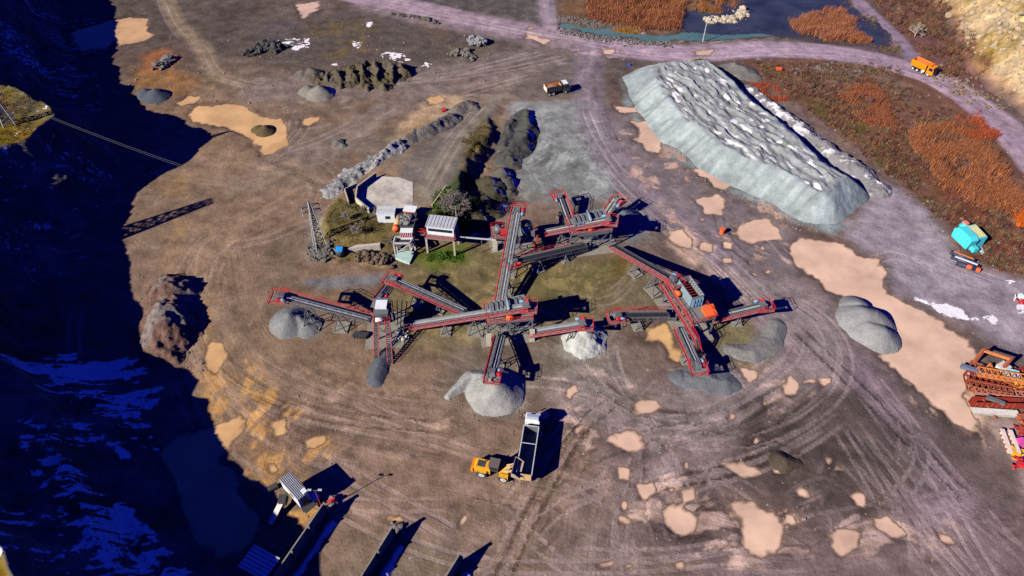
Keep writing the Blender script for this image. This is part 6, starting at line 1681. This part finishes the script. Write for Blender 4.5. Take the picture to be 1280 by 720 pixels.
# ------------------------------------------------------------------ power line
def pylon(label, base, h, w, group, lean=(0,0), taper=.86, k_t=1.0):
    o = thing('power_pylon', label, 'pylon', base, .5, group); lv = 9; m = MB(); mb2 = MB()
    def ring(t): r = w * (1 - taper * t) / 2; return [Vector((sx*r + lean[0]*t, sy*r + lean[1]*t, h*t)) for sx, sy in ((-1,-1),(1,-1),(1,1),(-1,1))]
    for i in range(lv):
        a, b = ring((i/lv)**.9), ring(((i+1)/lv)**.9)
        for j in range(4):
            m.bar(a[j], b[j], .17*k_t); mb2.bar(a[j], b[(j+1)%4], .09*k_t); mb2.bar(b[j], a[(j+1)%4], .09*k_t); mb2.bar(b[j], b[(j+1)%4], .09*k_t)
    part(o, 'corner_legs', m, paint_mat('galvanised', (176,172,172), .5, .1, .3)); part(o, 'lattice', mb2, STEEL)
    for k in (.82, .92):
        m = MB(); z = h*k
        for sg in (-1, 1): m.bar((0,0,z + .5), (sg*1.9,0,z), .12); m.bar((0,0,z - .2), (sg*1.9,0,z), .1)
        a_ = part(o, 'cross_arm', m, STEEL)
        for sg in (-1, 1):
            m = MB(); m.tube((sg*1.85,0,z), (sg*1.85,0,z - .7), .1, 6); part(a_, 'insulator', m, RIM)
    return o
pb = GT(402, 312); pylon('tall lattice pylon at the left corner of the raised yard', pb, 13.5, 2.6, 'pylons of the power line')
cb_ = G(9, 150, 19.5); cb_.z = TZ(cb_.x, cb_.y); pylon('lattice pylon on the grassy clifftop at the left edge', cb_, 8.5, 2.4, 'pylons of the power line')
cb2 = Vector((-119, 98, TZ(-119, 98))); pylon('lattice pylon beyond the left edge whose shadow reaches out of the cliff shadow', cb2, 15.5, 4.6, 'pylons of the power line', (0,0), .6, 2.2)
for k_ in range(2):
    p, q = pb + Vector((.4 - k_*.5, .3*k_, 12.2 - .7*k_)), cb_ + Vector((0.5 - k_*.5, .3*k_, 7.6 - .5*k_)); m = MB(); N = 24; pr = None
    for i in range(N + 1):
        t = i / N; c = p.lerp(q, t) - Vector((0,0,3.0 * 4 * t * (1-t) * .5))
        if pr is not None: m.tube(pr, c, .024, 5, cap=False)
        pr = c
    solo('power_cable', ('upper', 'lower')[k_] + ' cable of the power line over the shaded quarry floor', 'cable', m, STEEL, group='power cables')
# pole by the canal, barrel, orange skip
o = thing('lamp_post', 'slim pale pole standing between canal and pink road', 'pole', G(878.5,52,.1))
p = G(878.5,52,.1); m = MB(); m.tube(p, p + Vector((0,0,8.2)), .16, 8, .09); part(o, 'post', m, RIM, True)
m = MB(); m.bar(p + Vector((0,0,8.1)), p + Vector((1.2,0,8.4)), .1); m.box(p + Vector((1.4,0,8.4)), (.7,.3,.16)); part(o, 'lamp_head', m, RIM, True)
m = MB(); c = G(902,292,.1); m.tube(c, c + Vector((0,0,1.3)), .55, 12); m.tube(c + Vector((0,0,1.3)), c + Vector((0,0,1.45)), .58, 12); solo('oil_drum', 'lone orange drum among the puddles right of the upper tower', 'drum', m, ORANGE)
m = MB(); c = GT(970,88) + Vector((0,0,.1)); m.profile([(0,.15),(.3,0),(1.2,0),(1.5,.2),(1.6,.8),(-.1,.8)], -.45, .45); m.v = [tuple(Vector(v) + c) for v in m.v]; solo('waste_skip', 'small orange skip in the scrub above the huge stockpile', 'skip', m, ORANGE)
m = MB(); c = G(786,82,.1); m.box(c + Vector((0,0,.25)), (.9,.6,.5)); m.box(c + Vector((.05,0,.55)), (.6,.4,.12)); solo('plastic_crate', 'tiny blue crate at the far end of the huge stockpile', 'crate', m, paint_mat('strong_blue', (40,80,220), .5))
m = MB(); c = GT(555,139); m.box(c + Vector((0,0,.4)), (1.0,.8,.8)); m.box(c + Vector((-.4,-.5,.25)), (.6,.5,.5)); solo('red_engine', 'small red engine block on the sandy patch of the raised yard', 'engine', m, RED)
# timber and plastic scraps
# ------------------------------------------------------------------ plants
def leaf_material(name):
    m, n, b = new_mat(name)
    at = nd(n, 'ShaderNodeAttribute', attribute_name='col'); n.links.new(at.outputs['Color'], b.inputs['Base Color'])
    b.inputs['Roughness'].default_value = .9; b.inputs['Specular IOR Level'].default_value = .05
    return m
M_LEAF = leaf_material('dry_foliage')
def in_poly_pts(pxpoly, n, seed, dens=None, h=0.0):
    q = gp(pxpoly, h); r = np.random.default_rng(seed); a = np.array(q); out = []
    tot = 0
    while tot < n:
        x = r.uniform(a[:,0].min(), a[:,0].max(), n * 2); y = r.uniform(a[:,1].min(), a[:,1].max(), n * 2)
        k = poly_sd(x, y, q) + 4.5 * fbm(x, y, 9, 4, seed, .65) + r.normal(0, .8, x.size) < 0
        if dens: k &= fbm(x, y, dens[0], 4, seed + 5, .6) + r.uniform(-.25, .25, x.size) > dens[1]
        out.append(np.stack((x[k], y[k]), 1)); tot += int(k.sum())
        if k.sum() == 0: break
    p = np.concatenate(out)[:n]
    return p[:, 0], p[:, 1]
def blades(x, y, z, h, w, lean, ang, cols, seed):
    """thin tapering blades, three vertices each"""
    r = np.random.default_rng(seed); n = x.size
    fa = r.uniform(0, 6.283, n)
    dx, dy = np.cos(fa) * w / 2, np.sin(fa) * w / 2
    tip = np.stack((x + np.cos(ang) * lean * h, y + np.sin(ang) * lean * h, z + h * np.sqrt(np.maximum(1 - lean**2 * .6, .1))), 1)
    v = np.stack((np.stack((x - dx, y - dy, z - .05), 1), np.stack((x + dx, y + dy, z - .05), 1), tip), 1).reshape(-1, 3)
    f = np.arange(n * 3).reshape(-1, 3)
    c = np.repeat(np.concatenate((cols, np.ones((n, 1))), 1), 3, 0)
    return v, f, c
def pick(cols, n, seed, var=.25):
    r = np.random.default_rng(seed); a = np.array([alb(*c) for c in cols])[r.integers(0, len(cols), n)]
    return np.clip(a * r.uniform(1 - var, 1 + var, (n, 1)), .005, .8)
def plant_stuff(name, label, cat, parts_, kind='stuff'):
    vs, fs, cs, k = [], [], [], 0
    for v, f, c in parts_:
        vs.append(v); fs.append(f + k); cs.append(c); k += len(v)
    v = np.concatenate(vs); o_ = np.array((v[:,0].mean(), v[:,1].mean(), v[:,2].min()))
    ob = mesh_np(name, v - o_, np.concatenate(fs), [M_LEAF], False, {'col': ('FLOAT_COLOR', np.concatenate(cs))}); ob.location = o_
    return setp(ob, label, cat, None, kind)
def reeds(px, n, seed, cols, h=(1.6, 3.0), w=.16, dens=(5, -.08)):
    w = w * .72; x, y = in_poly_pts(px, int(n * 1.7), seed, dens); r = np.random.default_rng(seed + 1); n = x.size
    clump = .75 + .5 * fbm(x, y, 4, 3, seed + 2)
    return blades(x, y, zg(x, y), r.uniform(*h, n) * clump, np.full(n, w), r.uniform(.05, .4, n), r.normal(.6, .7, n), pick(cols, n, seed + 3), seed + 4)
def brush(px, clumps, per, seed, cols, h=(.6, 1.5), w=.11, dens=(6, .02), spread=.5, ph=0.0):
    x, y = in_poly_pts(px, clumps, seed, dens, ph); r = np.random.default_rng(seed + 1); m = x.size
    cc = pick(cols, m, seed + 3, .35)
    X_ = np.repeat(x, per) + r.normal(0, spread * .45, m * per); Y_ = np.repeat(y, per) + r.normal(0, spread * .45, m * per)
    hh = np.repeat(r.uniform(*h, m), per) * r.uniform(.6, 1.1, m * per)
    col = np.repeat(cc, per, 0) * r.uniform(.7, 1.3, (m * per, 1))
    return blades(X_, Y_, zg(X_, Y_), hh, np.full(m * per, w), r.uniform(.2, .85, m * per), r.uniform(0, 6.28, m * per), np.clip(col, .005, .8), seed + 4)
ORG = ((178,98,60),(150,84,56),(194,122,80),(128,76,58),(170,108,78),(112,66,54))
PUR = ((118,68,58),(98,62,60),(140,92,72),(118,86,80),(156,104,74),(84,58,48),(128,112,84))
OLV = ((104,92,48),(122,104,58),(88,80,44))
plant_stuff('reed_bed', 'tall orange reeds along the road bend on the right', 'reeds', [
    reeds([(1135,178),(1160,160),(1205,170),(1240,200),(1280,245),(1285,268),(1245,262),(1200,240),(1160,215)], 15000, 2001, ORG),
    reeds([(1150,165),(1190,150),(1230,172),(1260,215),(1230,215),(1190,185)], 4000, 2002, PUR + ORG[:2], (1.2, 2.4))])
plant_stuff('reed_bed', 'reddish reeds on the slope between stockpile and road', 'reeds', [
    reeds([(1045,118),(1085,108),(1110,130),(1120,165),(1090,160),(1060,142)], 4500, 2003, ((152,84,60),(128,68,54),(176,108,76)), (1.0, 2.0)),
    reeds([(1185,150),(1225,140),(1240,165),(1215,180)], 2500, 2004, ((184,84,54),(150,72,52)), (1.2, 2.4)),
    reeds([(1265,262),(1284,262),(1284,285),(1268,280)], 1200, 2005, ((226,104,40),(200,92,40)), (1.0, 2.0)),
    reeds([(935,105),(965,108),(985,125),(960,128)], 1200, 2006, ((180,84,56),(150,74,54)), (.6, 1.4))])
plant_stuff('reed_island', 'orange reed clump standing in the pond by the side road', 'reeds', [
    reeds([(985,28),(1020,16),(1055,10),(1072,28),(1062,48),(1030,52),(1005,42)], 9000, 2010, ((172,100,72),(146,84,62),(190,124,90),(122,72,58)), (1.8, 3.4), .2, (6, -.3)),
    reeds([(1060,44),(1082,42),(1084,54),(1062,54)], 1500, 2011, ORG, (1.4, 2.6), .2)])
plant_stuff('reed_bed', 'rust coloured reeds and bushes beyond the canal at the top', 'reeds', [
    reeds([(722,-8),(790,-8),(860,-8),(858,12),(840,38),(800,40),(770,32),(740,22)], 13000, 2012, ORG + PUR[:2], (1.4, 3.0), .2, (8, -.15)),
    reeds([(866,-8),(930,-8),(920,12),(890,18),(868,12)], 4500, 2013, ((186,110,74),(160,96,66),(120,90,50)), (1.4, 2.8), .2),
    reeds([(765,34),(800,36),(800,42),(770,42)], 900, 2014, ((160,100,30),(184,116,36)), (.6, 1.2), .2)])
plant_stuff('brushwood', 'low purple brown brushwood covering the right hand slope', 'brush', [
    brush([(960,98),(1010,88),(1080,96),(1140,112),(1190,140),(1240,210),(1300,280),(1300,345),(1210,322),(1180,280),(1130,232),(1080,190),(1000,128)], 2600, 14, 2020, PUR),
    brush([(1180,280),(1240,280),(1300,300),(1300,345),(1215,325)], 500, 14, 2021, PUR[2:], (.4, 1.0)),
    brush([(1000,120),(1060,140),(1130,205),(1180,270),(1130,232),(1060,180)], 500, 14, 2022, OLV, (.2, .6)),
    brush([(905,80),(1000,74),(1110,84),(1130,95),(1040,100),(940,100)], 420, 12, 2023, OLV + PUR, (.3, .9))])
plant_stuff('brushwood', 'dark reddish thicket between side road and rocky hillside', 'brush', [
    brush([(1080,-10),(1130,-20),(1185,20),(1210,70),(1230,110),(1190,95),(1152,70),(1115,30)], 1500, 14, 2024, PUR, (.8, 2.0)),
    brush([(1030,-10),(1062,0),(1110,45),(1130,68),(1095,60),(1085,40)], 300, 12, 2025, PUR + OLV, (.5, 1.2))])
plant_stuff('grass', 'olive grass on the corner of the raised yard and under the control house', 'grass', [
    brush([(412,262),(440,250),(478,272),(492,300),(430,318),(402,308)], 700, 12, 2030, ((106,100,36),(88,86,34),(122,112,52),(92,84,60)), (.15, .45), .09, (4, -.3), .6, 3.5),
    brush([(540,258),(556,240),(566,250),(560,280),(545,285)], 260, 14, 2031, ((70,92,34),(58,80,30),(86,100,44)), (.3, .8), .1, (4, -.5), .5, 3.0),
    brush([(535,322),(545,316),(578,316),(572,326),(548,330)], 300, 14, 2032, ((80,112,34),(92,122,42),(74,96,36)), (.2, .6), .1, (4, -.3), .5, 0),
    brush([(575,205),(590,170),(605,150),(612,160),(595,200)], 300, 10, 2033, ((120,98,44),(104,92,48)), (.2, .6), .1, (4, -.2), .5, 2.0)])
plant_stuff('grass', 'dry grass and scrub on the sunlit clifftop', 'grass', [
    brush([(-60,105),(30,118),(48,140),(45,165),(-10,190),(-80,200)], 900, 10, 2034, ((120,104,40),(104,92,38),(134,100,52)), (.2, .6), .1, (4, -.4), .6, 19.0)])

BARK = paint_mat('grey_bark', (140,122,116), .9, 0, .4)
BARKP = paint_mat('pale_bark', (188,168,150), .9, 0, .3)
def bare_tree(name, label, cat, base, h, seed, mat=BARK, levels=4, spread=.55, group=None, thick=1.0):
    rn = random.Random(seed); o = thing(name, label, cat, base, rn.uniform(0, 6), group); tr, cr = MB(), MB()
    def grow(p, d, L, r, lv):
        q = p + d * L; r = max(r, .034); (tr if lv <= 1 else cr).tube(p, q, r, 5 if lv < 3 else 3, r * .68, cap=False)
        if lv >= levels: return
        for k in range(rn.choice((3, 4, 4)) if lv else 6):
            ax = Vector((rn.gauss(0,1), rn.gauss(0,1), rn.gauss(.35,.6))).normalized()
            nd_ = (d * (1 - spread) + ax * spread).normalized()
            grow(p + d * L * rn.uniform(.45, 1.0), nd_, L * rn.uniform(.55, .82), max(r * .55, .03), lv + 1)
    grow(Vector((0,0,-.1)), Vector((rn.gauss(0,.05), rn.gauss(0,.05), 1)).normalized(), h * .36, h * .022 * thick, 0)
    part(o, 'trunk', tr, mat); part(o, 'crown', cr, mat)
    return o
def bush(name, label, cat, base, r, h, n, cols, seed, group=None):
    rg = np.random.default_rng(seed); o = thing(name, label, cat, base, 0, group)
    tr = MB(); rn = random.Random(seed)
    for k in range(6): tr.tube((0,0,-.1), (rn.gauss(0,r*.35), rn.gauss(0,r*.35), h*rn.uniform(.5,.85)), .06, 5, .03)
    part(o, 'trunk', tr, BARK)
    lob = rg.normal(0, .5, (9, 3)) * (r*.75, r*.75, h*.3) + (0, 0, h*.55)
    c = lob[rg.integers(0, 9, n)] + rg.normal(0, 1, (n, 3)) * (r*.28, r*.28, h*.16); c[:,2] = np.abs(c[:,2])
    a, b = rg.normal(0, .13, (n, 3)), rg.normal(0, .13, (n, 3))
    v = np.stack((c - a, c + b, c + a), 1).reshape(-1, 3); f = np.arange(n*3).reshape(-1, 3)
    cl = np.repeat(np.concatenate((pick(cols, n, seed + 1, .4), np.ones((n,1))), 1), 3, 0)
    ob = mesh_np('crown', v, f, [M_LEAF], False, {'col': ('FLOAT_COLOR', cl)}); ob.parent = o
    return o
bare_tree('bare_tree', 'large bare grey tree behind the control house by the green slope', 'tree', GT(571,272), 9.5, 5, levels=5, thick=1.1)
for k_, (px_, py_, h_, lb) in enumerate(((448,292,4.6,'widest bare shrub on the grassy corner, in the middle of the green'), (470,272,3.8,'bare purple grey shrub touching the white container'), (432,275,3.4,'bare shrub close behind the lattice pylon'), (486,306,3.2,'bare shrub at the right end of the retaining wall'), (456,266,3.0,'small bare shrub below the bent concrete wall'))):
    bare_tree('bare_shrub', lb, 'shrub', GT(px_, py_), h_, 30 + k_, levels=4, spread=.75, group='bare shrubs on the grassy corner', thick=.7)
bush('evergreen_bush', 'round green bush at the foot of the large bare tree', 'bush', GT(582,286), 1.6, 2.6, 1500, ((84,102,40),(66,88,36),(104,116,52)), 41)
bush('evergreen_bush', 'green bush on the slope beside the pale barrier', 'bush', GT(552,262), 1.8, 1.8, 1900, ((66,92,36),(82,106,44),(56,76,34)), 42)
bush('evergreen_bush', 'green bush at the upper end of the pale barrier', 'bush', GT(560,246), 1.7, 1.8, 1700, ((70,94,40),(60,82,36),(92,112,50)), 52)
bush('evergreen_bush', 'dark green bush between control house and bare tree', 'bush', GT(560,285), 1.4, 2.2, 1200, ((54,70,34),(66,82,40)), 43)
for k_, (px_, py_, r_, lb) in enumerate(((545,276,1.9,'dark green bush leaning on the left end of the control house'), (566,252,1.8,'dark green bush on the slope behind the large bare tree'), (575,262,1.7,'olive green bush right of the large bare tree'), (588,262,1.6,'darkest green bush on the shaded drop right of the bare tree'))):
    bush('evergreen_bush', lb, 'bush', GT(px_, py_), r_, 2.4, 1500, ((48,66,32),(60,78,38),(76,92,44)), 46 + k_)
bush('evergreen_bush', 'yellow green thicket at the far end of the huge stockpile', 'bush', GT(874,80), 1.8, 1.4, 1200, ((106,108,40),(88,96,40)), 44)
bush('evergreen_bush', 'bright green weed clump under the control house', 'bush', G(553,321,.1), 1.3, 1.3, 900, ((92,118,46),(76,104,40)), 45)
bare_tree('bare_tree', 'pale bare tree in the thicket above the orange dump truck', 'tree', GT(1143,46), 6.5, 51, BARKP, 4, .6)
for k_, (px_, py_, lb) in enumerate(((1172,64,'bare bush just above the road, right of the pale tree'), (1120,30,'bare bush beside the narrow side road'), (1085,130,'bare bush among the reddish reeds of the slope'), (1010,112,'bare bush nearest to the far end of the snowy berm'))):
    bare_tree('bare_shrub', lb, 'shrub', GT(px_, py_), 3.4, 60 + k_, paint_mat('purple_bark', (120,84,82), .9), 4, .75, thick=.8)
